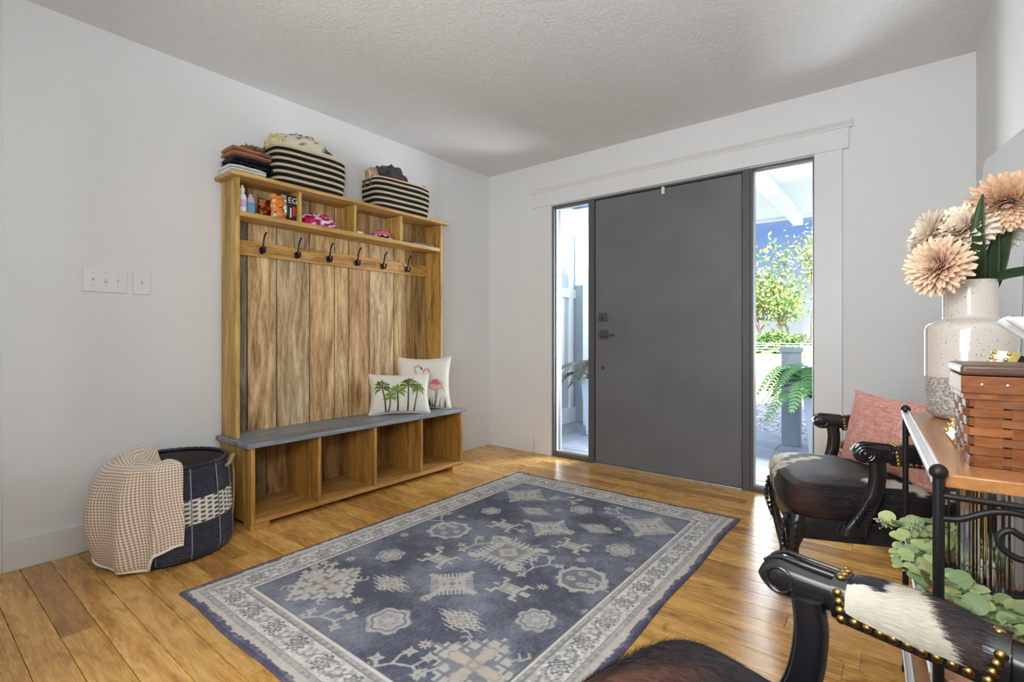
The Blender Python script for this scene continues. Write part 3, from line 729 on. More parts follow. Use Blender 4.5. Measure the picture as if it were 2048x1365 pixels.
strip(b, S2, [(.10, -.14), (.13, .12), (.20, .38), (.13, .54), (.0, .50), (-.03, .38)], [.055, .038], PK1); patch(b, S2, [(-.05, .42), (.02, .40), (.03, .24), (-.02, .30)], PK3); patch(b, S2, [(-.04, .30), (.03, .27), (.02, .19), (-.02, .20)], C(60, 50, 50))
el = [(.42+.31*math.cos(2*PI*k/24), -.06+.22*math.sin(2*PI*k/24)) for k in range(24)]; patch(b, S2, el, PK1, .004, 4)
patch(b, S2, [(.16, -.02), (.26, .12), (.44, .17), (.60, .08), (.70, -.08), (.56, -.06), (.50, -.12), (.42, -.04), (.34, -.08), (.28, 0)], PK2, .0055); patch(b, S2, [(.62, -.10), (.74, -.12), (.80, -.34), (.72, -.26)], PK1)
for x, y in ((.40, .43), (.50, .45)): strip(b, S2, [(x, -.26), (y-.0, -.55), (y-.03, -.80)], [.020, .016], C(150, 124, 112))
b.build('flamingo_applique', M['embroid'], ph2)
b = MB(); r = random.Random(4)
for i in range(26):
    x = -.1+.95*r.random(); h = .16+.36*r.random(); d = .16*(r.random()-.5)
    strip(b, S2, [(x, -.97), (x+d*.4, -.97+h*.6), (x+d*1.6, -.97+h)], [.016, .002], C(72+20*r.random(), 88+20*r.random(), 58), .004)
o = b.build('grass_applique', M['embroid'], ph2); o['kind'] = 'stuff'

# ================================================================== RUG  (flat print painted on a fine mesh, one sample per thread)
def make_rug():
    X0, Y0, WX, WY = .786, .712, 1.503, 2.160
    st = .0038; nx, ny = int(WX/st), int(WY/st)
    gx = np.linspace(0, WX, nx+1); gy = np.linspace(0, WY, ny+1)
    X, Y = np.meshgrid(gx, gy, indexing='ij')
    rs = np.random.RandomState(5)
    def vnoise(sc_, seed=0):
        r_ = np.random.RandomState(seed); a = int(WX/sc_)+3; b_ = int(WY/sc_)+3; g = r_.rand(a, b_)
        fx = X/sc_; fy = Y/sc_; ix = fx.astype(int); iy = fy.astype(int); tx = fx-ix; ty = fy-iy; tx = tx*tx*(3-2*tx); ty = ty*ty*(3-2*ty)
        return (g[ix, iy]*(1-tx)+g[ix+1, iy]*tx)*(1-ty)+(g[ix, iy+1]*(1-tx)+g[ix+1, iy+1]*tx)*ty
    L = lambda r, g, b: np.array([lin(r), lin(g), lin(b)])
    navy, navy2, cream, cream2, grey = L(92, 95, 108), L(150, 154, 168), L(206, 202, 194), L(230, 226, 220), L(96, 96, 102)
    big = .5*vnoise(.23, 1)+.3*vnoise(.09, 2)+.2*vnoise(.035, 3)
    weave = rs.rand(*X.shape)*.6+.4*np.repeat(rs.rand(nx+1, (ny+1)//5+1), 5, axis=1)[:, :ny+1]
    t = np.clip((big-.42)*1.7+(weave-.5)*.85+.28, 0, 1)[..., None]
    col = navy*(1-t)+navy2*t
    wear = .5*vnoise(.012, 7)+.5*vnoise(.05, 8)
    def put(mask, c, op=.95):
        a = (mask*op*np.clip(1.45-wear*.9, .25, 1))[..., None]
        col[:] = col*(1-a)+np.asarray(c)*a
    def seg(x0, y0, x1, y1, wd):
        dx, dy = x1-x0, y1-y0; q = np.clip(((X-x0)*dx+(Y-y0)*dy)/(dx*dx+dy*dy+1e-9), 0, 1)
        return (np.hypot(X-x0-q*dx, Y-y0-q*dy) < wd)*1.0
    def local(cx, cy, a=0.0):
        c, s = math.cos(a), math.sin(a); dx, dy = X-cx, Y-cy
        return dx*c+dy*s, -dx*s+dy*c
    ol = L(132, 136, 150); pale = L(206, 202, 192); tan_ = L(186, 176, 160)
    def qz(v, q=.010): return np.round(v/q)*q
    def diamond(cx, cy, rx, ry, teeth=True):
        x, y = local(cx, cy); m = np.abs(qz(x))/rx+np.abs(qz(y))/ry
        put(m < 1, pale); put((m < .80)*(m > .68)*1.0, ol, .8); put((m < .42)*1.0, L(170, 162, 158)); put((m < .22)*1.0, L(196, 186, 176))
        if teeth:
            e = (m >= 1)*(m < 1.32)*((np.mod(y+.5, .020) < .009))
            put(e*1.0, pale, .8)
    def snow(cx, cy, r_):
        x, y = local(cx, cy); u = np.abs(x)+np.abs(y); st_ = np.mod(np.abs(x)-np.abs(y)+1, .022) < .013
        put((u < r_*.62)*1.0, pale, .85); put(((u < r_)*(u > r_*.55)*st_)*1.0, pale, .9); put((np.abs(u-r_*.34) < .006)*1.0, ol, .8)
        put(((np.abs(x) < .012)*(np.abs(y) < r_*1.05)+(np.abs(y) < .012)*(np.abs(x) < r_*1.05) > 0)*1.0, pale, .8); put((np.hypot(x, y) < .014)*1.0, L(150, 140, 140))
    def flower(cx, cy, r_, n=8, a0=0.0):
        x, y = local(cx, cy, a0); rr = np.hypot(x, y); th_ = np.arctan2(y, x); e = r_*(.80+.20*np.abs(np.cos(n/2*th_)))
        put((rr < e)*1.0, pale); put((np.abs(rr-e*.74) < .0055)*1.0, ol, .9); put((np.abs(rr-e*.95) < .003)*1.0, ol, .5)
        put((rr < e*.50)*1.0, L(176, 172, 178), .7); put((rr < e*.24)*1.0, pale, .8)
        put(((np.mod(th_*n/(2*PI)+.5, 1) < .2)*(rr < e*.5)*(rr > e*.2))*1.0, ol, .6)
    def star(cx, cy, r_):
        x, y = local(cx, cy); rr = np.hypot(x, y); th_ = np.arctan2(y, x); e = r_*(.45+.55*np.abs(np.cos(4*th_))**2)
        put((rr < e)*1.0, L(206, 196, 184)); put((rr < r_*.25)*1.0, L(150, 124, 116))
    def branch(cx, cy, s, a):
        c, n_ = math.cos(a), math.sin(a); P = lambda u, v: (cx+s*(u*c-v*n_), cy+s*(u*n_+v*c))
        ln = [((-1, -.1), (-.2, .1)), ((-.2, .1), (.5, -.1)), ((.5, -.1), (1, .35)), ((-.2, .1), (.0, .55)), ((0, .55), (.3, .7)), ((.5, -.1), (.75, -.5)), ((-.7, -.02), (-.8, .4))]
        for p, q in ln: put(seg(*P(*p), *P(*q), .0048), pale, .9)
        for u, v in ((1, .35), (.3, .7), (.75, -.5), (-1, -.1), (-.8, .4)):
            px, py = P(u, v); x, y = local(px, py, a); put(((np.abs(x)/.030+np.abs(y)/.016 < 1)+(np.abs(y)/.030+np.abs(x)/.014 < 1) > 0)*1.0, pale, .85); put((np.hypot(x, y) < .006)*1.0, ol, .6)
    def turtle(cx, cy, fl=1):
        x, y = local(cx, cy); x = x*fl
        put(((np.abs(qz(x, .006)) < .046)*(np.abs(qz(y, .006)) < .034))*1.0, pale); put(((np.abs(x) < .034)*(np.abs(np.abs(y)-.022) < .004))*1.0, ol, .7); put((np.abs(np.abs(x)-.016) < .003)*(np.abs(y) < .02)*1.0, ol, .6)
        for sx in (-1, 1):
            for sy in (-1, 1):
                put(((np.abs(x-sx*.046) < .008)*(np.abs(y-sy*.042) < .020))*1.0, pale, .9); put(((np.abs(x-sx*.060) < .018)*(np.abs(y-sy*.058) < .006))*1.0, pale, .9)
        put(((np.abs(x-.072) < .020)*(np.abs(y) < .012))*1.0, pale); put(((np.abs(x+.066) < .014)*(np.abs(y) < .006))*1.0, pale)
    def cross(cx, cy, r_):
        x, y = local(cx, cy); m = np.abs(qz(x, .022))+np.abs(qz(y, .022)); put((m < r_*1.02)*1.0, L(150, 150, 156), .9)
        rr = np.hypot(x, y); th_ = np.arctan2(y, x); e = r_*(.20+.58*np.abs(np.cos(2*th_))**3)
        put(((np.abs(m-r_*.90) < .034))*1.0, pale); put(((np.abs(np.mod(x+.5, .044)-.022) < .006)*(np.abs(m-r_*.90) < .030))*1.0, ol, .85); put(((np.abs(np.mod(y+.5, .044)-.022) < .006)*(np.abs(m-r_*.90) < .030))*1.0, ol, .85)
        put((rr < e)*1.0, L(208, 198, 182)); put((np.abs(rr-e*.86) < .004)*1.0, ol, .5); put((rr < .024)*1.0, L(182, 164, 154)); put((rr < .011)*1.0, pale)
        for a in (.25, .75, 1.25, 1.75):
            ca, sa = math.cos(a*PI), math.sin(a*PI)
            for k in (.72, .92):
                px, py = cx+ca*r_*k, cy+sa*r_*k; put(seg(px, py, px+ca*.035-sa*.012, py+sa*.035+ca*.012, .004), pale, .8); put(seg(px+ca*.035-sa*.012, py+sa*.035+ca*.012, px+ca*.035-sa*.035, py+sa*.035+ca*.035, .004), pale, .8)
    def square(cx, cy, r_):
        x, y = local(cx, cy); m = np.maximum(np.abs(x), np.abs(y)); put((m < r_)*1.0, pale); put((m < r_*.62)*1.0, L(140, 140, 146), .85)
        put(((np.mod(x+.5, .030) < .006)*(m > r_*.66)*(m < r_)*(np.abs(x) < r_*.7))*1.0, ol, .8); put(((np.mod(y+.5, .030) < .006)*(m > r_*.66)*(m < r_)*(np.abs(y) < r_*.7))*1.0, ol, .8)
        put(((np.abs(qz(x))+np.abs(qz(y))) < r_*.48)*1.0, pale, .8); put(((np.abs(qz(x))+np.abs(qz(y))) < r_*.24)*1.0, L(176, 150, 140), .8)
        put(((m > r_)*(m < r_*1.24)*((np.mod(x+.5, .026) < .011)*(np.abs(y) > np.abs(x))+(np.mod(y+.5, .026) < .011)*(np.abs(x) >= np.abs(y)) > 0))*1.0, pale, .9)
        for sx in (-1, 1):
            for sy in (-1, 1): put((np.hypot((x-sx*r_*1.08)/1.5, y-sy*r_*1.08) < .020)*1.0, pale); put(seg(cx+sx*r_*1.1, cy+sy*r_*.6, cx+sx*r_*1.5, cy+sy*r_*.8, .004), pale, .8); put(seg(cx+sx*r_*.5, cy+sy*r_*1.2, cx+sx*r_*.7, cy+sy*r_*1.5, .004), pale, .8)
    def octa(cx, cy, r_, a):
        x, y = local(cx, cy, a); m = np.maximum(np.maximum(np.abs(x), np.abs(y)), (np.abs(x)+np.abs(y))*.74)
        put((m < r_)*1.0, L(142, 144, 152), .8); put((np.abs(m-r_*.92) < .008)*1.0, pale); put(((m < r_*1.12)*(m > r_)*(np.mod(np.arctan2(y, x)*5/PI, 1) < .45))*1.0, pale, .8)
        for k in range(4): put((np.hypot(x-.045*math.cos(k*PI/2+.7), (y-.045*math.sin(k*PI/2+.7))*1.3) < .022)*1.0, pale, .7); put((np.hypot(x-.045*math.cos(k*PI/2+.7), (y-.045*math.sin(k*PI/2+.7))*1.3) < .008)*1.0, ol, .7)
        c, s = math.cos(a), math.sin(a); branch(cx+c*r_*1.6, cy+s*r_*1.6, .10, a)
    cross(.38, .39, .135); cross(1.18, .39, .15); snow(.36, 1.76, .15); snow(1.16, 1.75, .15); square(.78, 1.06, .105)
    octa(1.17, 1.05, .10, -.25); octa(.38, 1.08, .10, 2.6)
    diamond(.585, .55, .085, .055); diamond(.985, .54, .09, .055); diamond(.565, 1.57, .085, .055); diamond(.96, 1.56, .085, .055)
    snow(.78, .70, .12); snow(.77, 1.42, .125); turtle(.985, .81); turtle(.58, .82, -1); turtle(.57, 1.30, -1); turtle(.97, 1.30)
    flower(.38, .71, .066, 6); flower(1.19, .70, .075, 8); flower(1.17, 1.40, .072, 8); flower(.37, 1.42, .06, 6); flower(.79, .38, .085, 6, .4); flower(.76, 1.75, .07, 6)
    for q in ((.59, .39), (.78, .56), (.99, .37), (1.31, .85), (1.29, 1.25), (.50, .90), (.25, .90), (.62, 1.42), (.88, 1.44), (1.05, 1.62), (.30, 1.25), (.68, 1.30), (1.08, .90), (.66, 1.66), (1.08, 1.2), (.27, .58)): star(q[0], q[1], .026)
    branch(.60, .25, .085, .5); branch(1.00, .25, .09, .7); branch(.62, 1.05, .10, 1.2); branch(.97, 1.03, .10, 1.3); branch(.60, 1.84, .08, .3); branch(.95, 1.84, .08, 2.6); branch(.26, .45, .06, 2.2)
    # border
    d = np.minimum(np.minimum(X, WX-X), np.minimum(Y, WY-Y))
    alongx = (np.minimum(Y, WY-Y) < np.minimum(X, WX-X))
    s_ = np.where(alongx, X-WX/2, Y-WY/2)
    B = .197
    inb = d < B
    bc = np.empty_like(col); mot = (vnoise(.011, 21)*.55+vnoise(.03, 22)*.45)
    bc[:] = cream2*(1+.10*(vnoise(.05, 23)-.5))[..., None]
    def pb(mask, c, op=1.0):
        a = (mask*op*np.clip(1.35-wear*.8, .3, 1))[..., None]; bc[:] = bc*(1-a)+np.asarray(c)*a
    dk = L(116, 116, 120); md = L(156, 154, 156)
    # main band between .075 and .160 : rosettes on a scrolling vine
    p_ = .150; cen = .118; sx = np.mod(s_+WX*5, p_)-p_/2; ry = d-cen
    inner = (d > .072)*(d < .163)
    vine = np.abs(ry-.026*np.sin(2*PI*s_/p_)) < .0045; pb(vine*inner*1.0, md, .9)
    rr = np.hypot(sx, ry); th_ = np.arctan2(ry, sx); e = .034*(.82+.18*np.cos(8*th_)); pb((np.abs(rr-e) < .0048)*inner*1.0, dk, .95); pb((np.abs(rr-e*.55) < .0040)*inner*1.0, md, .9); pb((rr < .007)*inner*1.0, dk, .8)
    sx2 = np.mod(s_+WX*5+p_/2, p_)-p_/2; r2_ = np.hypot(sx2, ry); t2 = np.arctan2(ry, sx2); e2 = .028*(.6+.4*np.abs(np.cos(2.5*t2))); pb((r2_ < e2)*inner*1.0, md, .75); pb((r2_ < e2*.5)*inner*1.0, cream2, .8)
    for kx, ky in ((.25, .024), (-.25, -.024), (.22, -.028), (-.22, .028)):
        q = np.hypot((sx-kx*p_), (ry-ky)*1.5); pb((q < .013)*inner*1.0, md, .7); pb((q < .005)*inner*1.0, cream2, .8)
    pb(((mot > .60)*inner)*1.0, dk, .42); pb(((np.abs(mot-.5) < .016)*inner)*1.0, dk, .5)
    for a, b_, c in ((.163, .168, dk), (.0665, .072, dk), (.183, .186, md), (.046, .050, md)): pb(((d > a)*(d < b_))*1.0, c, .8)
    for a, b_ in ((.168, .183), (.050, .0665)):
        pb(((d > a)*(d < b_))*1.0, L(178, 176, 166), .8); pb(((d > a+.003)*(d < b_-.003)*(np.mod(s_+9, .034) < .019)*(mot > .40))*1.0, md, .8)
    rag = .026+.016*(vnoise(.06, 31)-.5)+.012*(vnoise(.013, 32)-.5)
    pb((d < .046)*1.0, L(196, 188, 176), .6)
    pb((d < rag)*1.0, L(106, 105, 126), 1.0); pb((d < .012)*1.0, L(92, 91, 114), 1.0)
    bc *= (1+(weave-.5)*.20)[..., None]
    col = np.where(inb[..., None], bc, col)
    col = np.where((np.abs(d-B) < .003)[..., None], L(120, 120, 124), col)
    # geometry : top sheet with a thin skirt; the near and right edges ripple a little
    rip = .004*np.sin(Y*9+1)*np.exp(-((X-WX)/.05)**2)+.004*np.sin(X*11)*np.exp(-(Y/.05)**2)
    px = X+rip*(X > WX/2); py = Y+np.where(Y < .2, rip, 0)
    pz = .0075+.0006*vnoise(.02, 40)+.0035*np.clip(np.sin(Y*7+.6), 0, 1)*np.exp(-((X-WX)/.035)**2)
    edge = (X < 1e-6)|(X > WX-1e-6)|(Y < 1e-6)|(Y > WY-1e-6); pz = np.where(edge, .001, pz)
    n = (nx+1)*(ny+1); V = np.stack([px, py, pz], -1).reshape(-1, 3).astype(np.float32)
    I = np.arange(n).reshape(nx+1, ny+1)
    Fq = np.stack([I[:-1, :-1], I[1:, :-1], I[1:, 1:], I[:-1, 1:]], -1).reshape(-1, 4)
    me = bpy.data.meshes.new('rug'); me.vertices.add(n); me.vertices.foreach_set('co', V.ravel())
    me.loops.add(Fq.size); me.loops.foreach_set('vertex_index', Fq.ravel().astype(np.int32))
    me.polygons.add(len(Fq)); me.polygons.foreach_set('loop_start', (np.arange(len(Fq))*4).astype(np.int32))
    me.update(calc_edges=True); me.validate()
    a = me.attributes.new('Col', 'FLOAT_COLOR', 'POINT'); cc = np.concatenate([col.reshape(-1, 3), np.ones((n, 1))], 1).astype(np.float32); a.data.foreach_set('color', cc.ravel())
    me.shade_smooth()
    m = NM('printed_rug', .95, 0, .15); m.base(m.attr()); m.bump(m.noise(m.coord((1, 1, 1)), 420, 2), .35, .003); me.materials.append(m.m)
    o = bpy.data.objects.new('rug', me); COL.objects.link(o); o.location = (X0, Y0, .0005)
    tag(o, 'faded navy rug with cream motifs and a cream border lying on the bamboo floor', 'rug')
make_rug()

# ================================================================== LAUNDRY BASKET AND BLANKET
M['wicker'] = tinted('painted_wicker', .38, spec=.5)
LB = (.285, .845)
lb = thing('laundry_basket', 'tall dark wicker laundry basket with a white woven band, left of the hall tree', 'basket', (LB[0], LB[1], .001))
LH = .425
def lb_r(z):
    t = z/LH
    if t < .10: return .222+.028*math.sin(PI/2*t/.10)
    return .250-.026*((t-.10)/.90)**1.6
NST = 46
def wick(z0, z1, rows, white):
    def fn(u, v):
        z = z0+(z1-z0)*v; row = int(min(v*rows, rows-1e-6)); ph_ = (v*rows) % 1
        k = math.sin(PI*ph_) if 0 < v < 1 else 0
        s = math.sin(NST*2*PI*u*.5+PI*row)
        r = lb_r(z)+(.0045 if white else .0030)*s*k+.0018*k
        return (r*math.cos(2*PI*u), r*math.sin(2*PI*u), z)
    def cf(u, v):  # low parts of the weave coloured dark, shade of the gaps painted in
        row = int(min(v*rows, rows-1e-6)); ph_ = (v*rows) % 1; k = math.sin(PI*ph_); s = math.sin(NST*2*PI*u*.5+PI*row)
        if white:
            t = (1-sm(-.75, -.45, s))
            return mixc(C(216, 210, 194, 1.1), C(40, 40, 50), t*.95 if k > .3 else .55*t)
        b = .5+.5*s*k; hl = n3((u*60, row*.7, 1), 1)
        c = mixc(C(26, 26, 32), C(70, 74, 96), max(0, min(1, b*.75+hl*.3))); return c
    m = MB(); m.grid(NST*8, rows*4, fn, wu=True, col=cf); return m
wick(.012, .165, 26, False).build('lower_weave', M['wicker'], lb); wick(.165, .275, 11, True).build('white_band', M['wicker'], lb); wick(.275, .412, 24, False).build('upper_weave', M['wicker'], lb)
def ringtube(z, r, tr, col, name, braid=0):
    m = MB(); n = 96; pts = [((r+.002*math.sin(braid*2*PI*k/n))*math.cos(2*PI*k/n), (r+.002*math.sin(braid*2*PI*k/n))*math.sin(2*PI*k/n), z+.0015*math.cos(braid*2*PI*k/n)) for k in range(n+1)]
    m.tube(pts, tr, 8, col, cap=False); m.build(name, M['wicker'], lb)
ringtube(.418, lb_r(.418), .009, C(34, 34, 40), 'rim', 40); ringtube(.012, .226, .011, C(30, 30, 36), 'base_ring', 40)
m = MB(); m.lathe([(.0001, .018), (.21, .018)], 40, col=C(60, 54, 50), cap=False); m.lathe([(.218, .018), (.226, .18), (.218, .405)], 48, col=C(74, 68, 64), cap=False); m.build('lining', M['wicker'], lb)
for a in np.linspace(0, 2*PI, 12, endpoint=False):
    m = MB(); m.tube([((lb_r(z)+.0035)*math.cos(a), (lb_r(z)+.0035)*math.sin(a), z) for z in np.linspace(.02, .41, 14)], .0030, 6, C(128, 130, 140)); m.build('stake', M['wicker'], lb)
M['sisal'] = plain('sisal_rope', C(168, 142, 104), .9, var=.3, scale=60, bump=.8, bscale=150)
for a in (math.radians(64),):
    ca, sa = math.cos(a), math.sin(a); R_ = lb_r(.36)
    P = lambda rad, tang, z: (rad*ca-tang*sa, rad*sa+tang*ca, z)
    m = MB(); m.tube(bez([P(R_-.004, -.06, .375), P(R_+.012, -.062, .392), P(R_+.020, -.03, .408), P(R_+.022, .03, .408), P(R_+.012, .062, .392), P(R_-.004, .06, .375)], 30), .0085, 8)
    m.tube(bez([P(R_+.012, .05, .395), P(R_+.022, .052, .30), P(R_+.020, .054, .16), P(R_+.008, .05, .05)], 24), .0055, 6)
    m.build('rope_handle', M['sisal'], lb)

def mk_gingham():
    m = NM('gingham_fleece', .97, 0, .1); v = m.n('ShaderNodeAttribute', attribute_name='uvw').outputs['Vector']
    sp = m.n('ShaderNodeSeparateXYZ'); m.l(v, sp.inputs[0])
    def stripe(o):
        fr = m.math('FRACT', m.math('DIVIDE', o, .0118)); a = m.math('ABSOLUTE', m.math('SUBTRACT', fr, .5))
        x = m.n('ShaderNodeMapRange', interpolation_type='SMOOTHSTEP'); m.l(a, x.inputs[0]); x.inputs[1].default_value = .20; x.inputs[2].default_value = .32; x.inputs[3].default_value = 1; x.inputs[4].default_value = 0; return x.outputs[0]
    s = m.math('MULTIPLY', m.math('ADD', stripe(sp.outputs[0]), stripe(sp.outputs[1])), .5)
    m.base(m.ramp(s, [(0.0, C(240, 230, 216, 1.1)), (.5, C(224, 202, 182)), (1.0, C(174, 140, 114))]))
    m.bump(m.noise(m.coord((1, 1, 1)), 260, 3), .5, .004); m.b.inputs['Sheen Weight'].default_value = .35; return m.m
M['gingham'] = mk_gingham()
def blanket():
    t = thing('blanket', 'brown and cream gingham fleece blanket draped over the wicker basket', 'blanket', (LB[0], LB[1], 0))
    # angle around the basket (from the back left through the camera side), length along the drape
    A0, A1 = math.radians(-172), math.radians(-8)
    def hem(a):                 # length of the outside drop by angle share
        return .428*(1-sm(.83, .87, a))+.350*sm(.83, .87, a)-.02*sm(.88, 1, a)-.15*(1-sm(.25, .68, a))
    def fn(u, v):
        ang = A0+(A1-A0)*u
        Lin = .17; Lt = Lin+.03+hem(u); s = v*Lt
        rim = lb_r(.418); top = .432
        fold_ = (.5+.5*math.sin(u*38+1.6*math.sin(u*6)+1.0*v))**1.3*(.65+.35*math.sin(u*9+2))+.45*math.exp(-((u-.86)/.02)**2); f2 = n3((u*8, v*2.2, 1), 1, 4)
        if s < Lin:
            k = s/Lin                               # inside: rises from the middle of the basket to the rim
            r = rim*(.30+.66*k); z = .375+(.065+.03*n3((u*5, k*2, 3), 1))*sm(0, 1, k)+.075*math.sin(PI*k)*(.5+.9*n3((u*6, k*3, 9), 1))*(1-.6*sm(.6, .9, u))
        elif s < Lin+.03:
            k = (s-Lin)/.03; r = rim*.96+.022*math.sin(k*PI/2)+.014*k; z = top+.012*math.cos(k*PI/2)-.006*k
        else:
            d_ = s-Lin-.03; z = top-.006-d_*.985
            z = max(z, .012+.01*fold_)
            k = d_/max(hem(u), .01)
            r = max(lb_r(max(z, .0))+.012, rim*.96+.036)+(.010+.046*k*(1-.5*k))*fold_+.012*f2*k+.047*math.sin(PI*min(1, k)**.85)*(1-sm(.55, .85, u))
        a2 = ang+.05*n3((u*3, v*3, 7), 1)*v
        x = r*math.cos(a2); y = r*math.sin(a2)
        x = max(x, -LB[0]+.024)
        return (x, y, z)
    def uvf(u, v):
        Lt = .17+.03+hem(u); return (u*.76+.02*math.sin(v*4), v*Lt, 0)
    m = MB(); m.grid(150, 110, fn, uvw=uvf)
    o = m.build('blanket_cloth', M['gingham'], t); s = o.modifiers.new('thick', 'SOLIDIFY'); s.thickness = .007; s.offset = 1
    h = MB(); h.tube([fn(k/150, 1) for k in range(151)], .006, 6); h.uvw = [(0.0106, 0.0106, 0)]*len(h.v); h.build('hem', M['gingham'], t)
    c = MB()
    def g2(u, v):
        a = 2*PI*u; r = .135*v; z = .30+.075*(1-v*v)+.02*n3((math.cos(a)*v*3, math.sin(a)*v*3, 2), 1)
        return (.045+r*math.cos(a), .055+r*math.sin(a), z)
    c.grid(40, 14, g2, wu=True, uvw=lambda u, v: (.3*v*math.cos(2*PI*u), .3*v*math.sin(2*PI*u), 0)); c.build('blanket_bundle', M['gingham'], t)
blanket()

# ================================================================== CARVED ARMCHAIRS
def mk_hide():
    m = NM('cowhide', .58, 0, .2); m.base(m.attr()); m.b.inputs['Sheen Weight'].default_value = .06; m.b.inputs['Sheen Roughness'].default_value = .35
    v = m.coord((60, 260, 260)); f = m.noise(v, 2.0, 4); m.bump(f, .35, .003); return m.m
M['hide'] = mk_hide()
M['hair'] = tinted('cowhide_hair', .55, spec=.25)
M['burlap'] = plain('tan_burlap', C(196, 172, 130), .95, var=.2, scale=60)
HB1, HB2, HW = (.016, .012, .013, 1), (.052, .024, .016, 1), C(224, 216, 198)
def arm_z(X): return .650+.05*min(X+.03, 0)
def chair(label, loc, rz, hidef, padf, nhair, seed, fx=0.0):
    t = thing('carved_armchair', label, 'armchair', loc, rz, 'black carved armchairs with cowhide seats')
    LQ = M['black_lacquer']
    # seat cushion
    prof = [(.92, .374), (.98, .380), (1.0, .398), (1.008, .430), (1.0, .456), (.965, .474), (.88, .486), (.65, .499), (.3, .507), (.02, .509)]
    NP = len(prof)-1
    def cush(u, v):
        f = v*NP; i = min(int(f), NP-1); k = f-i; a = prof[i][0]*(1-k)+prof[i+1][0]*k; z = prof[i][1]*(1-k)+prof[i+1][1]*k
        cx, cy = rrect(2*PI*u, 1, 1, 7.0)
        x = -.120-fx/2+(.295-fx/2)*cx*a; hw = .255+.042*cx; y = hw*cy*a
        x += .018*(1-cy*cy)*max(cx, 0)*a
        return (x, y, z)
    b = MB(); b.grid(120, 54, cush, wu=True, col=lambda u, v: hidef(*cush(u, v)))
    sc_ = b.build('seat_cushion', M['hide'], t)
    # hair lying towards the back
    r = random.Random(seed); vs = []; fs = []; cs = []
    for i in range(nhair):
        u = r.random(); v = .18+.80*r.random()**.8
        p = Vector(cush(u, v)); pu = Vector(cush(u+.004, v)); pv = Vector(cush(u, v+.004)) if v < .99 else Vector(cush(u, v-.004))
        nrm = (pu-p).cross(pv-p)
        if nrm.length < 1e-9: continue
        nrm.normalize()
        if nrm.z < 0 and p.z > .44: nrm = -nrm
        if nrm.dot(p-Vector((-.115, 0, .42))) < 0: nrm = -nrm
        sw = Vector((-.9+.5*n3(p, 6, seed), .7*n3(p, 5, seed+3)+(.25 if p.y > 0 else -.25), -.15)); d = (sw-nrm*sw.dot(nrm)).normalized(); L = .012+.010*r.random()
        side = d.cross(nrm)*.00055; tip = p+d*L+nrm*(.0026+.0042*r.random()); o_ = len(vs)
        vs += [p-side, p+side, tip]; fs.append((o_, o_+1, o_+2))
        c = hidef(*p); g = r.random(); c2 = mixc(c, (.26, .27, .36, 1), .55*g*g) if c[0] < .3 else mixc(c, (.5, .46, .40, 1), .3*g); cs += [c, c, c2]  # dark hair tips mixed towards blue grey, a highlight put into the colour
    m = MB(); m.v = vs; m.f = fs; m.col = cs; h = m.build('hide_hair', M['hair'], sc_, smooth=False); h['kind'] = 'stuff'
    # rails
    rl = MB()
    def railpath(s):   # closed U shape seen from above
        return s
    for sy in (-1, 1):
        rl.loft([[(x, sy*(hw-.020), .302), (x, sy*(hw+.014), .302), (x, sy*(hw+.014), .366), (x, sy*(hw+.006), .378), (x, sy*(hw-.020), .378)][::sy] for x, hw in ((.135, .262), (.0, .256), (-.20, .236), (-.40, .214))])
    n = 14
    rl.loft([[(.140+.030*math.cos(PI/2*q)-.022, .262*q, .310+.020*(1-q*q)), (.140+.030*math.cos(PI/2*q)+.012, .262*q, .306+.020*(1-q*q)), (.140+.030*math.cos(PI/2*q)+.012, .262*q, .378), (.140+.030*math.cos(PI/2*q)-.022, .262*q, .378)] for q in [-1+2*i/n for i in range(n+1)]])
    rl.box((-.42, -.216, .302), (-.39, .216, .378)); rl.build('seat_rail', LQ, t, bevel=.003)
    bu = MB(); bu.grid(10, 10, lambda u, v: (-.39+.52*u, -.23+.46*v, .300-.012*math.sin(PI*u)*math.sin(PI*v)-.006*(abs(2*v-1) > .9))); bu.build('burlap_underside', M['burlap'], t)
    # legs
    for sy in (-1, 1):
        l = MB(); l.tube(bez([(.138, sy*.240, .372), (.152, sy*.250, .310), (.158, sy*.254, .240), (.138, sy*.242, .140), (.122, sy*.236, .070), (.132, sy*.246, .022), (.134, sy*.248, .002)], 42), [.036]*6+[.036-.0026*i for i in range(1, 8)]+[.0170]*6+[.0170+.0002*i for i in range(17)]+[.020]*7, 14)
        lg = l.build('leg', LQ, t)
        c = MB(); rr = random.Random(3)
        for i in range(9):
            zz = .372-.019*i; x0 = .176+.012*math.sin(i*.4)-.0025*max(0, i-4); sp_ = .022-.0018*i
            for q in (-1, 0, 1):
                c.tube(bez([(x0, sy*.248+q*sp_*.3, zz), (x0+.008, sy*.248+q*sp_*.9, zz-.010), (x0-.001, sy*.248+q*sp_*1.3, zz-.026)], 8), [.0045, .0055, .0060, .0055, .0048, .004, .003, .002, .0015][:9], 6)
        c.sph((.182, sy*.248, .352), .010, 8, 6)
        for q in (-1, 1):
            for i in range(5):
                zz = .360-.026*i; c.tube(bez([(.150, sy*.248+q*(.036-.002*i), zz), (.164, sy*.248+q*(.037-.002*i), zz-.012), (.176, sy*.248+q*(.026-.002*i), zz-.030)], 6), [.004, .0055, .0055, .004, .003, .002, .001][:7], 6)
        c.build('carved_leaf', LQ, lg)
        l = MB(); l.tube(bez([(-.395, sy*.195, .372), (-.41, sy*.197, .24), (-.445, sy*.205, .10), (-.48, sy*.212, .002)], 24), [.026-.0004*i for i in range(25)], 10); l.build('leg', LQ, t)
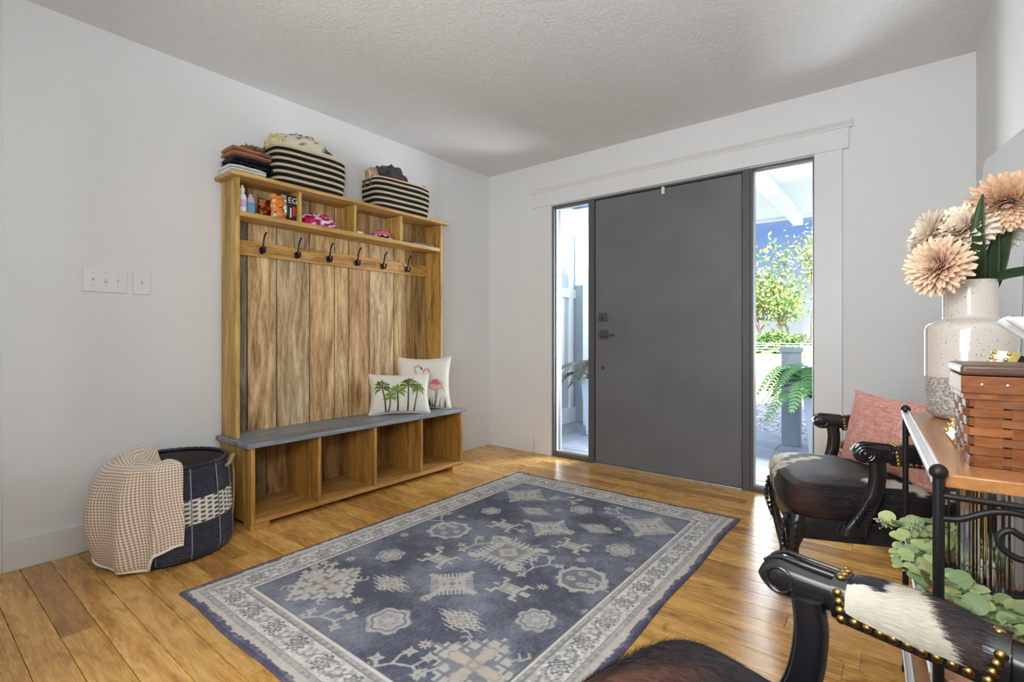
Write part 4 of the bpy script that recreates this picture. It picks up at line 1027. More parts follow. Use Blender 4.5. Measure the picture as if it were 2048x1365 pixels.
    # arms
    for sy in (-1, 1):
        Y0 = sy*.318; hwid = .0235
        secs = []
        xs = [0-.0005]+[-.003, -.008, -.016, -.030, -.044, -.056, -.075, -.10, -.13, -.16, -.20, -.24, -.28, -.33, -.38, -.43, -.46]
        for X in xs:
            if X > -.031: hh = max(.001, math.sqrt(max(.031**2-(X+.031)**2, 1e-6)))
            elif X > -.075: k = (-.031-X)/.044; hh = .031-.005*sm(0, 1, k)
            else: hh = .026
            zc = arm_z(X)-.031 + (.003*sm(.03, .08, -X))
            wv_ = hwid*(1.0+.10*math.sin(min(1, -X/.1)*PI)); yc = Y0-sy*(.020*sm(.2, .46, -X)+.050*sm(.33, .47, -X))
            ring = []
            for k in range(20):
                cy, cz = rrect(2*PI*k/20, 1, 1, 3.2); ring.append((X, yc+wv_*cy, zc+hh*cz))
            secs.append(ring)
        m = MB(); m.loft(secs); arm = m.build('armrest', LQ, t, angle=50)
        for s2 in (-1, 1):     # scroll relief on both faces
            sp = MB(); y = Y0+s2*(hwid*1.0); cx_, cz_ = -.033, arm_z(-.03)-.031
            if s2 == sy:
                pts = []
                for i in range(46):
                    a = i/45*3.2*PI; q = .0262*(1-.50*i/45); pts.append((cx_+q*math.cos(a+.4), y+s2*.0015, cz_+q*math.sin(a+.4)))
                sp.tube(pts, [.0038-.0012*i/45 for i in range(46)], 8); sp.sph((cx_, y, cz_), .0100, 12, 6, (1, .55, 1))
            else:
                sp.tube([(cx_+.0185*math.cos(a), y+s2*.0005, cz_+.0185*math.sin(a)) for a in np.linspace(0, 2*PI, 37)], .0030, 8); sp.sph((cx_, y, cz_), .0150, 18, 8, (1, .16, 1))
            sp.build('scroll', LQ, arm)
        for q in (-.55, .55):  # twin top beads of the front part
            m = MB(); m.tube([(X, Y0+q*hwid, arm_z(X)-.0005-(.03*(1-math.sqrt(max(0, 1-((X+.031)/.031)**2))) if X > -.031 else -.002)) for X in (-.006, -.014, -.022, -.032, -.05, -.075, -.105)], .0030, 8); m.build('top_bead', LQ, arm)
        # padded hide sleeve
        XA, XB = -.120, -.268
        def pad(u, v):
            X = XA+(XB-XA)*v; a = math.radians(-16+212*u); e = .004+.011*math.sin(PI*v)**.5
            cy, cz = rrect(a, 1, 1, 2.5); yc = Y0-sy*.020*sm(.2, .46, -X)
            return (X, yc+(hwid+e)*cy, arm_z(X)-.028+(.026+e)*cz)
        m = MB(); m.grid(48, 40, pad, col=lambda u, v: padf(u if sy > 0 else 1-u, v, pad(u, v))); pdo = m.build('arm_pad', M['hide'], arm)
        vs = []; fs = []; cs = []
        if nhair > 15000 and sy < 0:
            for i in range(7000):
                u, v = r.random(), r.random(); p = Vector(pad(u, v)); d = Vector((-1, .35*(r.random()-.5), .35*(r.random()-.6))).normalized(); nr = Vector((0, p.y-Y0, p.z-arm_z(p.x)+.028)).normalized()
                L = .008+.008*r.random(); sd_ = d.cross(nr)*.0004; o_ = len(vs); vs += [p-sd_, p+sd_, p+d*L+nr*(.001+.0016*r.random())]; fs.append((o_, o_+1, o_+2)); c = padf(u if sy > 0 else 1-u, v, p); cs += [c, c, mixc(c, (.3, .3, .32, 1), .2)]
            m = MB(); m.v = vs; m.f = fs; m.col = cs; h = m.build('pad_hair', M['hair'], arm, smooth=False); h['kind'] = 'stuff'
        # leather straps with brass nails
        st = MB()
        def band(Xa, Xb, e):
            ss = []
            for X in (Xa, (Xa+Xb)/2, Xb):
                yc = Y0-sy*.020*sm(.2, .46, -X); ring = []
                for k in range(24):
                    cy, cz = rrect(2*PI*k/24, 1, 1, 2.8); ring.append((X, yc+(hwid+e)*cy, arm_z(X)-.028+(.0275+e)*cz))
                ss.append(ring)
            st.loft(ss)
        band(-.104, -.122, .0055); band(-.264, -.288, .0065)
        for s2 in (-1, 1):
            st.loft([[(X, (Y0-sy*.020*sm(.2, .46, -X))+s2*(hwid+q), arm_z(X)-.028-.0175+w_) for q, w_ in ((-.004, -.012), (.0045, -.010), (.0065, .010), (.0010, .014))] for X in np.linspace(-.112, -.280, 12)])
        st.build('leather_strap', M['black_lacquer'], arm, angle=50)
        nm = MB(); nm.sph((0, 0, 0), .0066, 12, 8, (1, .62, 1))
        def nail(X, Y, Z, nx=0.0):
            global NAIL
            if NAIL is None: o = nm.build('nail', M['brass'], arm); NAIL = o.data
            else: o = bpy.data.objects.new('nail', NAIL); COL.objects.link(o); o.parent = arm
            o.location = (X, Y, Z); o.rotation_euler = (nx, 0, 0)
        for s2 in (-1, 1):
            for i in range(4): nail(-.113-.0015*i, Y0+s2*(hwid+.0055-.0005*abs(i-1.5)), arm_z(-.113)-.0145-.0118*i)
            for i in range(9): X = -.134-.0148*i; nail(X, (Y0-sy*.020*sm(.2, .46, -X))+s2*(hwid+.0062), arm_z(X)-.0460)
            for i in range(4): X = -.270-.0035*i; nail(X, (Y0-sy*.020*sm(.2, .46, -X))+s2*(hwid+.0068), arm_z(X)-.0460+.0120*i)
        for q in (-.5, .0, .5): nail(-.113, Y0+q*.028, arm_z(-.113)+.0045, PI/2)
        nail(-.276, Y0-sy*.004, arm_z(-.276)+.0055, PI/2)
        # arm support
        path = bez([(-.072, .606), (-.078, .555), (-.070, .490), (-.046, .425), (-.018, .372), (-.010, .340)], 20); k_ = len(path)
        ss = []
        for i, p in enumerate(path):
            q = i/(k_-1); wx = .022+.015*sm(.2, .9, q); th = .0165; y = Y0-sy*.022-sy*.004*q; a = .16+.45*math.sin(PI*q)*.5
            c_, s_ = math.cos(a), math.sin(a)
            ss.append([(p.x+wx*cx*c_, y+th*cy, p.y-wx*cx*s_*.6) for cx, cy in [rrect(2*PI*j/16, 1, 1, 3.6) for j in range(16)]])
        m = MB(); m.loft(ss[::-1]); sup = m.build('arm_support', LQ, t, angle=50)
        pxz = lambda zz: float(np.interp(zz, [.340, .372, .425, .490, .555, .606], [-.010, -.018, -.046, -.070, -.078, -.072]))
        c = MB()
        for s2 in (-1, 1):
            y = Y0-sy*.025+s2*.0165
            for i in range(6):
                z0 = .362+.014*i; x0 = pxz(z0)
                for q in (-1, 1): c.tube(bez([(x0, y, z0), (pxz(z0+.018)+q*.012, y+s2*.004, z0+.018), (pxz(z0+.040)+q*.021*(1-.08*i), y+s2*.0015, z0+.040)], 8), [.002, .0038, .0045, .0045, .004, .003, .002, .0015, .001][:9], 6)
            c.tube(bez([(pxz(.352), y, .352), (pxz(.41), y+s2*.004, .41), (pxz(.480), y+s2*.001, .480)], 10), [.004-.0003*i for i in range(11)], 6)
        c.build('carved_leaf', LQ, sup)
        m = MB(); m.tube([(p.x+.020+.006*i/20, Y0-sy*.022-sy*.004*i/20, p.y) for i, p in enumerate(path)][:14], .0045, 6); m.build('edge_bead', LQ, sup)
    # back
    def bk(p): return (-.425-.16*(p[1]-.5), p[0], p[1])
    fr = MB(); pts = [bk((.245*math.sin(a)*(1-.10*math.cos(a)*-1), .700+.235*math.cos(a))) for a in np.linspace(0, 2*PI, 49)]
    fr.tube(pts, .021, 10, flat=1.0); fr.tube([bk((-.19, .54)), (-.40, -.20, .37)], .020, 8); fr.tube([bk((.19, .54)), (-.40, .20, .37)], .020, 8); fr.build('back_frame', LQ, t)
    m = MB(); m.grid(40, 10, lambda u, v: (lambda q: (q[0]+.045*(1-v*v), q[1], q[2]))(bk((.236*v*math.sin(2*PI*u), .70+.226*v*math.cos(2*PI*u)))), wu=True, col=lambda u, v: hidef(-.6, .5*math.sin(2*PI*u)*v, v)); m.build('back_pad', M['hide'], t)
    m = MB(); m.grid(40, 6, lambda u, v: (lambda q: (q[0]-.012*(1-v*v), q[1], q[2]))(bk((.236*v*math.sin(2*PI*u), .70+.226*v*math.cos(2*PI*u)))), wu=True, col=(.02, .018, .02, 1)); m.build('back_cover', M['hide'], t)
    return t
NAIL = None
def hide_dark(x, y, z, s=0.0, white=.0):
    a = n3((x, y*1.3, z), 7, 3.3+s)+.5*n3((x, y, z), 17, 1.0+s); return mixc(HB1, HB2, sm(-.15, .35, a))
def hide_far(x, y, z):
    c = hide_dark(x, y, z); j = .028*n3((x, y, z), 34, 6)+.012*n3((x, y, z), 90, 3)
    w_ = 0
    # pale streaks on the seat: front far corner, a long one running back, the rear near side
    def streak(x0, y0, x1, y1, wd, z0=0, z1=1):
        dx, dy = x1-x0, y1-y0; q = ((x-x0)*dx+(y-y0)*dy)/(dx*dx+dy*dy); q2 = min(1, max(0, q)); d = math.hypot(x-x0-q2*dx, y-y0-q2*dy)+j
        return d < wd*(1-.6*q2) and z0 < z < z1
    def bar(x0, y0, x1, y1, wd):
        dx, dy = x1-x0, y1-y0; q2 = min(1, max(0, ((x-x0)*dx+(y-y0)*dy)/(dx*dx+dy*dy))); return math.hypot(x-x0-q2*dx, y-y0-q2*dy)+j < wd
    if z > .44 and (bar(-.02, -.27, .12, -.20, .026) or bar(.12, -.20, .20, -.12, .040) or bar(.04, -.09, .20, -.01, .024)): w_ = 1
    if x > .155 and (abs(y+.10) < .045+j or abs(y-.02) < .022+j): w_ = 1
    if streak(-.10, -.16, -.24, -.10, .034) or streak(-.02, -.21, -.12, -.17, .018): w_ = 1
    if streak(-.10, .19, -.36, .21, .036, .455): w_ = 1
    if streak(.10, .30, .065, .30, .012, .400, .435): w_ = 1
    return HW if w_ else c
def hide_near(x, y, z):
    a = n3((x, y, z), 5, 8.8)+.45*n3((x, y, z), 14, 2.0); c = mixc((.036, .024, .025, 1), (.18, .076, .048, 1), sm(-.2, .35, a)); return c
def pad_far(u, v, p): return mixc(HB1, HB2, sm(-.1, .3, n3(p, 14, 3)))
def pad_near(u, v, p):
    j = .05*n3(p, 60, 3)+.03*n3(p, 150, 1)
    # u runs over the sleeve from the outer lower edge across the top to the inner lower edge
    if v+j < .30-.55*max(0, .62-u)*0 and u < .66+j: return (.020, .018, .024, 1)
    if v-j > .50+.55*(u-.40): return mixc((.030, .020, .020, 1), (.060, .032, .026, 1), sm(-.2, .3, n3(p, 30, 2)))
    return HW
chair('black carved armchair with brown and white cowhide seat, beyond the console table', (2.759, 2.258, .001), math.radians(196.8), hide_far, pad_far, 12000, 3)
chair('black carved armchair nearest the camera, one arm padded in cream and black cowhide', (2.735, .583, .001), math.radians(168), hide_near, pad_near, 42000, 5, .035)

def mk_pinklinen():
    m = NM('pink_slub_linen', .95, 0, .15); v = m.coord()
    a = m.noise(m.coord((26, 26, 300)), 1.0, 4, .6); b = m.noise(m.coord((300, 26, 26)), 1.0, 4, .6)
    f = m.math('ADD', m.math('MULTIPLY', a, .5), m.math('MULTIPLY', b, .5)); m.base(m.ramp(f, [(.34, C(200, 116, 104)), (.47, C(218, 150, 138)), (.57, C(228, 184, 168)), (.66, C(234, 214, 196))])); m.bump(f, .25, .002); return m.m
M['pink'] = mk_pinklinen()
_a = math.radians(196.8); _f = Vector((math.cos(_a), math.sin(_a), 0)); _l = Vector((-math.sin(_a), math.cos(_a), 0))
pc = Vector((2.759, 2.258, 0))+_f*(-.160)+_l*(.025)
dirp = (_f*(-.17)+_l*.40).normalized()
pillow('pink_pillow', 'pink slub linen pillow leaning on the back of the far armchair', (pc.x, pc.y, .487), math.atan2(dirp.y, dirp.x), math.radians(13), .44, .300, .062, M['pink'], .12, 6.0)

# ================================================================== CONSOLE TABLE
CT = (3.030, 1.058); CRZ = math.atan2(.045, .999)
ct = thing('console_table', 'three tier console table of honey wood and black iron along the right wall', 'console table', (CT[0], CT[1], .0005), CRZ)
CW, CLN = .228, .822
M['mid_wood'] = wood('rosy_oak_shelf', [(.30, C(158, 104, 74)), (.50, C(192, 140, 106)), (.70, C(212, 168, 134))], (12, 1.2, 12), 2, 16, .25, .15, .04, False, .5, .2)
M['polished'] = plain('white_reflection_bar', (.88, .88, .88, 1), .35, 0, var=.01)  # metal bars coloured white, their bright reflection is put into the colour
for z, mt, nm_ in ((.776, 'table_wood', 'tabletop'), (.446, 'mid_wood', 'middle_shelf'), (.094, 'mid_wood', 'bottom_shelf')):
    sh = MB().box((.002, .002, z-.022), (CW, CLN, z)).build(nm_, M[mt], ct, bevel=.0025)
    sr = MB(); sr.tube([(.0005, .004, z-.001), (.0005, CLN-.004, z-.001)], .0028, 8); sr.tube([(-.0145, .006, z-.001), (-.0145, CLN-.006, z-.001)], .0028, 8); sr.box((-.0145, .006, z-.016), (.001, CLN-.006, z-.005)); sr.build('side_bar', M['polished'], ct)
for x, y in ((-.006, -.006), (-.006, CLN+.004), (CW-.004, -.006), (CW-.004, CLN+.004)):
    p = MB(); p.tube([(x, y, .012), (x, y, .772)], .0075, 14); p.lathe([(.0095, 0), (.0095, .012), (.0078, .016)], 14, (x, y, 0))
    po_ = p.build('post', M['black_iron'], ct); q = MB(); q.sph((x, y, .780), .0125, 16, 10); q.build('ball_finial', M['black_iron'], po_)
def endscroll(y):
    def bar(name, pts, r_): m = MB(); m.tube(pts, r_, 10); return m.build(name, M['black_iron'], ct)
    bar('top_bar', [(-.002, y, .742), (CW-.006, y, .742)], .0052)
    bar('wave_bar', bez([(-.002, y, .706), (.020, y, .709), (.055, y, .727), (.085, y, .731), (.112, y, .724), (.140, y, .731), (.170, y, .727), (.205, y, .709), (CW-.006, y, .706)], 48), .0052)
    for s2 in (-1, 1):
        c = .111
        o = bar('scroll_loop', bez([(c+s2*.008, y, .690), (c+s2*.020, y, .696), (c+s2*.034, y, .704), (c+s2*.046, y, .694), (c+s2*.044, y, .676), (c+s2*.028, y, .664), (c+s2*.008, y, .660), (c, y, .640)], 42), .0050)
        m = MB(); m.sph((c+s2*.008, y, .690), .0066, 10, 6); m.build('scroll_tip', M['black_iron'], o)
    bar('cross_bar', [(-.002, y, .420), (CW-.006, y, .420)], .0048); bar('cross_bar', [(-.002, y, .068), (CW-.006, y, .068)], .0048)
endscroll(-.006); endscroll(CLN+.004)
m = MB()
for z in (.745, .424, .070):
    for x in (CW-.004,): m.tube([(x, 0, z), (x, CLN, z)], .0045, 8)
m.build('rear_rail', M['black_iron'], ct)
ZT = .7772

# ------------------------------------------------------------------ speckled vase
def mk_vase():
    m = NM('speckled_glaze', .16, 0, .55, .5); v = m.coord()
    vo = m.n('ShaderNodeTexVoronoi'); vo.inputs['Scale'].default_value = 105; m.l(v, vo.inputs['Vector'])
    sp = m.math('LESS_THAN', m.math('ADD', vo.outputs['Distance'], m.math('MULTIPLY', m.noise(v, 60, 2), .42)), .36)
    top = m.mix(m.math('MULTIPLY', sp, .75), C(212, 202, 192, 1.06), C(132, 104, 84))
    n = m.noise(m.coord((150, 150, 240)), 1.0, 3, .6, .8)
    low = m.ramp(n, [(.42, C(132, 122, 116)), (.52, C(176, 166, 158)), (.60, C(204, 196, 188))])
    sx = m.n('ShaderNodeSeparateXYZ'); m.l(v, sx.inputs[0]); f = m.math('GREATER_THAN', sx.outputs[2], .112)
    m.base(m.mix(f, low, top)); rr = m.n('ShaderNodeMapRange'); m.l(f, rr.inputs[0]); rr.inputs[3].default_value = .75; rr.inputs[4].default_value = .14; m.rough(rr.outputs[0])
    m.l(f, m.b.inputs['Coat Weight']); m.bump(m.noise(v, 30, 2), .04, .003); return m.m
M['vase'] = mk_vase()
VX, VY = 3.120, 1.790
vs_ = thing('speckled_vase', 'tall cream speckled vase with a bare grey base, holding peach flowers on the console table', 'vase', (VX, VY, ZT))
def arc(cx, cz, r, a0, a1, n=8): return [(cx+r*math.cos(a0+(a1-a0)*i/n), cz+r*math.sin(a0+(a1-a0)*i/n)) for i in range(n+1)]
pr = arc(.062, .030, .030, -PI/2, 0, 8); pr = [(x, z) for x, z in pr]
pr += [(.0935, .112), (.0935, .232)]+arc(.0675, .236, .026, 0, PI/2*.95, 8)+[(.058, .268), (.0556, .276), (.0556, .366)]+arc(.0536, .366, .002, 0, PI, 4)+[(.0500, .30), (.0500, .275), (.0850, .24), (.0850, .05), (.03, .012)]
MB().lathe(pr, 64, cap=True).build('vase_body', M['vase'], vs_, angle=60)

# ------------------------------------------------------------------ dahlias
M['petal'] = tinted('silk_petal', .75, spec=.2); M['petal'].node_tree.nodes['Principled BSDF'].inputs['Sheen Weight'].default_value = .2
M['leaf_dark'] = plain('dark_strap_leaf', C(52, 72, 44), .42, var=.25, scale=14)
M['stem'] = plain('green_stem', C(96, 112, 62), .6)
def petal(mb, P, d, up, L, wd, curl, c0, c1, cup):
    """spoon shaped petal from P along d, bending towards up"""
    side = d.cross(up).normalized(); vs = []; cs = []; N = 5
    for i in range(N+1):
        t = i/N; w_ = wd*(math.sin(PI*min(.96, .12+.80*t))**.8)*(1 if t < .9 else .75)
        c = P+d*(L*t)+up*(L*curl*t*t)
        for k in (-1, -.45, .45, 1): vs.append(c+side*(w_*k)+up*(cup*w_*(k*k)))
        q = sm(.15, .85, t); cs += [mixc(c0, c1, q)]*4
    mb.add(vs, [(i*4+k, i*4+k+1, (i+1)*4+k+1, (i+1)*4+k) for i in range(N) for k in range(3)], cs)
def dahlia(label, c, face, R_, c0, c1, stem_to, seed, leaves=()):
    t = thing('dahlia', label, 'flower', c, 0, 'peach dahlias in the speckled vase'); r = random.Random(seed)
    f = Vector(face).normalized(); a1 = f.orthogonal().normalized(); a2 = f.cross(a1)
    layers = [(8, .26, 8), (11, .36, 18), (14, .48, 30), (17, .62, 42), (21, .76, 54), (24, .88, 66), (26, .96, 79), (26, 1.0, 93), (24, .99, 107), (20, .94, 122), (14, .86, 138)]
    for part, ls in (('inner_petals', layers[:3]), ('outer_petals', layers[3:])):
        mb = MB()
        for n, k, pol in ls:
            off = r.random()*6
            for i in range(n):
                az = 2*PI*i/n+off+.16*(r.random()-.5); po2 = math.radians(pol+9*(r.random()-.5))
                d = f*math.cos(po2)+(a1*math.cos(az)+a2*math.sin(az))*math.sin(po2)
                up = (f-d*f.dot(d)); up = up.normalized() if up.length > 1e-4 else a1
                L = R_*k*(.92+.16*r.random()); tone = .85+.25*r.random()
                petal(mb, d*R_*.05, d, up, L, R_*(.085+.055*k), .10+.10*r.random() if pol > 60 else .22, tuple(q*tone for q in c0[:3])+(1,), c1, .55)
        o = mb.build(part, M['petal'], t, angle=80); o['kind'] = 'stuff'
    st = Vector(stem_to)-Vector(c); m = MB(); wp = Vector((3.120, 1.790, 1.172))-Vector(c); wp = wp+(Vector(c)-Vector((3.120, 1.790, c[2])))*.22; m.tube(bez([(-f)*R_*.15, (-f)*R_*.55+wp*.15, wp, st], 20), .0036, 8); m.sph((-f)*R_*.22, R_*.16, 10, 6); m.build('stem', M['stem'], t)
    for pts, wd in leaves:
        q = bez([Vector(p)-Vector(c) for p in pts], 22); m = MB(); n = len(q); vs = []
        view = Vector((-.55, -.83, .1)).normalized()
        for i, p in enumerate(q):
            tg_ = (q[min(i+1, n-1)]-q[max(i-1, 0)]).normalized(); s2 = tg_.cross(view).normalized(); k = i/(n-1); w_ = wd*(math.sin(PI*min(1, .12+.88*k))**.75)+.0008
            for j in (-1, -.5, 0, .5, 1): vs.append(p+s2*(w_*j)-view*(w_*.35*j*j)*-1)
        m.add(vs, [(i*5+k, i*5+k+1, (i+1)*5+k+1, (i+1)*5+k) for i in range(n-1) for k in range(4)])
        lf = m.build('leaf', M['leaf_dark'], t); s3 = lf.modifiers.new('thick', 'SOLIDIFY'); s3.thickness = .0012
P0, P1 = C(206, 128, 88), C(240, 214, 184, 1.03); Q0, Q1 = C(226, 176, 142), C(244, 228, 208, 1.05)
neck = (3.120, 1.790, 1.10)
dahlia('peach dahlia lowest of the bunch, over the left of the vase mouth', (3.052, 1.660, 1.175), (-.60, -.78, .12), .072, P0, P1, (3.105, 1.770, 1.06), 1)
dahlia('pale cream dahlia at the left, above the lowest dahlia', (3.042, 1.785, 1.277), (-.92, -.22, .30), .066, Q0, Q1, (3.11, 1.785, 1.06), 2)
dahlia('pale peach dahlia in the middle, left of the tall dark leaf', (3.105, 1.762, 1.278), (-.42, -.80, .42), .070, C(222, 158, 126), Q1, neck, 3,
       [([(3.139, 1.779, 1.10), (3.136, 1.745, 1.18), (3.130, 1.718, 1.26), (3.137, 1.701, 1.353)], .0175), ([(3.116, 1.773, 1.10), (3.115, 1.750, 1.175), (3.129, 1.760, 1.255)], .017)])
dahlia('white dahlia half hidden behind the tall dark leaf', (3.192, 1.890, 1.286), (.15, -.85, .35), .058, C(232, 214, 198), C(246, 240, 232, 1.05), (3.13, 1.80, 1.06), 4,
       [([(3.165, 1.800, 1.10), (3.166, 1.795, 1.19), (3.172, 1.780, 1.275)], .015)])
dahlia('peach dahlia highest of the bunch, seen from below at the right', (3.188, 1.762, 1.336), (-.10, -.72, -.62), .078, C(200, 116, 74), C(238, 204, 168, 1.03), (3.135, 1.795, 1.06), 5,
       [([(3.161, 1.815, 1.10), (3.180, 1.815, 1.19), (3.203, 1.825, 1.300)], .020), ([(3.150, 1.80, 1.13), (3.180, 1.765, 1.152), (3.222, 1.717, 1.157), (3.252, 1.690, 1.158)], .011)])

# ------------------------------------------------------------------ split wood basket with a lid, tissue, picture frame
BX, BY, BW, BD, BH = 3.069, 1.150, .185, .140, .150
wbk = thing('lidded_basket', 'woven split wood basket with a dark lid, near end of the console table', 'basket', (BX, BY, ZT), CRZ)
def bk_out(z): return .006*(z/BH)       # flares a little towards the top
rows = 9; rh = (BH-.006)/rows
NXs, NYs = 3, 2
for i in range(rows):
    z0 = .004+i*rh; z1 = z0+rh*.93; ring = []; S_ = []
    # path round the basket with an over and under wave
    per = []
    n1 = 24
    for sdx, (ax, ay, bx_, by_, nx_, ny_) in enumerate(((0, 0, BW, 0, 0, -1), (BW, 0, BW, BD, 1, 0), (BW, BD, 0, BD, 0, 1), (0, BD, 0, 0, -1, 0))):
        nst_ = 4 if sdx % 2 == 0 else 3
        for k in range(n1):
            q = k/n1; amp = math.sin(PI*(q*nst_))*(1 if (i % 2) else -1); per.append((ax+(bx_-ax)*q, ay+(by_-ay)*q, nx_, ny_, amp if k not in (0,) else .0))
    sec = []
    for x, y, nx_, ny_, amp in per:
        o1 = bk_out(z0)+.0034*amp; o2 = bk_out(z1)+.0034*amp
        sec.append([(x+nx_*(o1-.0006), y+ny_*(o1-.0006), z0), (x+nx_*(o1+.0018), y+ny_*(o1+.0018), z0+.0012), (x+nx_*(o2+.0018), y+ny_*(o2+.0018), z1-.0012), (x+nx_*(o2-.0006), y+ny_*(o2-.0006), z1)])
    m = MB(); m.loft(sec+[sec[0]], cap=False); o = m.build('weave_strip', M['basket_wood'], wbk, angle=50); k = .82+.3*rnd.random(); o.color = (k, k*(.94+.08*rnd.random()), k*.95, 1)
def upright(x, y, nx_, ny_, w_):
    tx, ty = -ny_, nx_
    vs = []
    for z in (0, BH):
        o = bk_out(z)-.0004
        for s2 in (-1, 1):
            for q in (-.0008, .0008): vs.append((x+nx_*(o+q)+tx*s2*w_/2, y+ny_*(o+q)+ty*s2*w_/2, z))
    m = MB(); m.add(vs, [(0,1,3,2), (4,6,7,5), (0,4,5,1), (2,3,7,6), (0,2,6,4), (1,5,7,3)]); o = m.build('upright_splint', M['basket_wood'], wbk, smooth=False); k = .8+.3*rnd.random(); o.color = (k, k*.96, k*.92, 1)
for i in range(4): upright((i+.5)*BW/4, 0, 0, -1, .036); upright((i+.5)*BW/4, BD, 0, 1, .036)
for i in range(3): upright(0, (i+.5)*BD/3, -1, 0, .036); upright(BW, (i+.5)*BD/3, 1, 0, .036)
MB().box((.002, .002, .001), (BW-.002, BD-.002, .006)).build('basket_base', M['basket_wood'], wbk)
bd = MB()
for (a, b_) in (((-.0115, -.0115), (BW+.0115, -.0075)), ((-.0115, BD+.0075), (BW+.0115, BD+.0115)), ((-.0115, -.0075), (-.0075, BD+.0075)), ((BW+.0075, -.0075), (BW+.0115, BD+.0075))):
    bd.box((a[0], a[1], BH-.026), (b_[0], b_[1], BH+.004))
bd.build('rim_band', M['basket_wood'], wbk, bevel=.002, tint=(.9, .82, .78, 1))
bd = MB()
for (a, b_) in (((-.009, -.009), (BW+.009, -.006)), ((-.009, -.006), (-.006, BD+.006))): bd.box((a[0], a[1], BH-.036), (b_[0], b_[1], BH-.026))
bd.build('lower_band', M['basket_wood'], wbk, bevel=.001)
ld = MB(); ld.box((-.0125, -.0125, BH+.005), (BW+.0125, BD+.0125, BH+.023)); ld.build('lid', M['lid_wood'], wbk, bevel=.006, seg=4)
for x in (.014, .045): m = MB(); m.sph((x, -.0118, BH-.010), .0028, 10, 6, (1, .6, 1)); m.build('brass_tack', M['alu'], wbk)
M['tissue'] = plain('white_tissue', (.86, .86, .86, 1), .9, var=.02); M['tissue'].node_tree.nodes['Principled BSDF'].inputs['Transmission Weight'].default_value = 0
def tissue():
    t = thing('tissue', 'white tissue sheet standing up on the dark basket lid', 'tissue', (BX+.128, BY+.050, ZT+BH+.0235), CRZ)
    def fn(u, v):
        a = 2*PI*u; spread = .016+.034*v**1.2*(1+.35*math.cos(2*a+.6)); k = 1+.22*math.sin(5*a+2*v)*v
        return (spread*k*math.cos(a)*1.25-.012*v, spread*k*.8*math.sin(a), .072*v*(1+.12*math.cos(2*a+.6)-.16*math.sin(a))+.004*math.sin(7*a)*v)
    m = MB(); m.grid(72, 20, fn, wu=True); o = m.build('tissue_sheet', M['tissue'], t); s3 = o.modifiers.new('thick', 'SOLIDIFY'); s3.thickness = .0006
tissue()
M['frame_gold'] = plain('pale_gold_leaf', C(222, 196, 118), .34, .35, var=.06); M['velvet'] = plain('black_velvet', (.012, .012, .013, 1), .8)
def picture_frame():
    """stands on its lower edge with its face to the room and leans back towards the wall"""
    t = thing('picture_frame', 'gold beaded picture frame leaning behind the lidded basket, seen edge on', 'picture frame', (3.062, 1.330, ZT+.004), CRZ)
    t.rotation_euler = (0, math.radians(24), CRZ)
    H_, W_ = .205, .150
    fr = MB(); fr.box((0, 0, 0), (.013, W_, .020)); fr.box((0, 0, H_-.020), (.013, W_, H_)); fr.box((0, 0, .020), (.013, .020, H_-.020)); fr.box((0, W_-.020, .020), (.013, W_, H_-.020)); fr.build('gold_frame', M['frame_gold'], t, bevel=.0012)
    MB().box((.004, .018, .018), (.006, W_-.018, H_-.018)).build('picture', M['pl_white'], t)
    MB().box((.013, .001, .002), (.021, W_-.001, H_-.002)).build('backing', M['velvet'], t, bevel=.001)
    bm_ = MB(); bm_.sph((0, 0, 0), .0046, 10, 6); bead = None
    for y in (.005, W_-.005):
        for i in range(16):
            if bead is None: o = bm_.build('bead', M['gold'], t); bead = o.data
            else: o = bpy.data.objects.new('bead', bead); COL.objects.link(o); o.parent = t
            o.location = (-.002, y, .007+i*.0128)
    Mx = Matrix.Translation((.021, W_*.5, .150)) @ Matrix.Rotation(math.radians(-38), 4, 'Y')
    MB().box((0, -.02, -.155), (.003, .02, .0), M=Mx).build('easel_strut', M['velvet'], t, bevel=.001)
picture_frame()

# ------------------------------------------------------------------ wire lantern with a mirrored ribbed glass, eucalyptus garland (on the middle shelf)
ZM = .4472
M['mirror_glass'] = plain('mirrored_smoked_glass', (.74, .74, .77, 1), .05, 1.0, var=.02)
wl_ = thing('wire_lantern', 'black and gold wire lantern around a mirrored glass cylinder on the middle shelf', 'lantern', (3.142, 1.520, ZM))
m = MB()
def ribbed(u, v):
    a = 2*PI*u; r_ = .066+.00045*math.cos(30*a); return (r_*math.cos(a), r_*math.sin(a), .010+.240*v)
m.grid(360, 4, ribbed, wu=True); m.build('glass_cylinder', M['mirror_glass'], wl_)
M['wire'] = plain('aged_gold_wire', (.10, .085, .05, 1), .3, .9, var=.5, scale=12)
MB().lathe([(.090, 0), (.092, .003), (.092, .009), (.090, .012), (.02, .012)], 48).build('lantern_base', M['black_iron'], wl_)
m = MB(); m.tube([(.088*math.cos(a), .088*math.sin(a), .268) for a in np.linspace(0, 2*PI, 49)], .004, 8, cap=False); m.build('top_ring', M['black_iron'], wl_)
WIRE = None
for i in range(20):
    a = 2*PI*(i+.35)/20
    if WIRE is None: m = MB(); m.tube([(.084, 0, .010), (.0885, 0, .04), (.0885, 0, .266)], .0021, 6); o = m.build('wire_rod', M['wire'], wl_); WIRE = o.data
    else: o = bpy.data.objects.new('wire_rod', WIRE); COL.objects.link(o); o.parent = wl_
    o.rotation_euler = (0, 0, a)
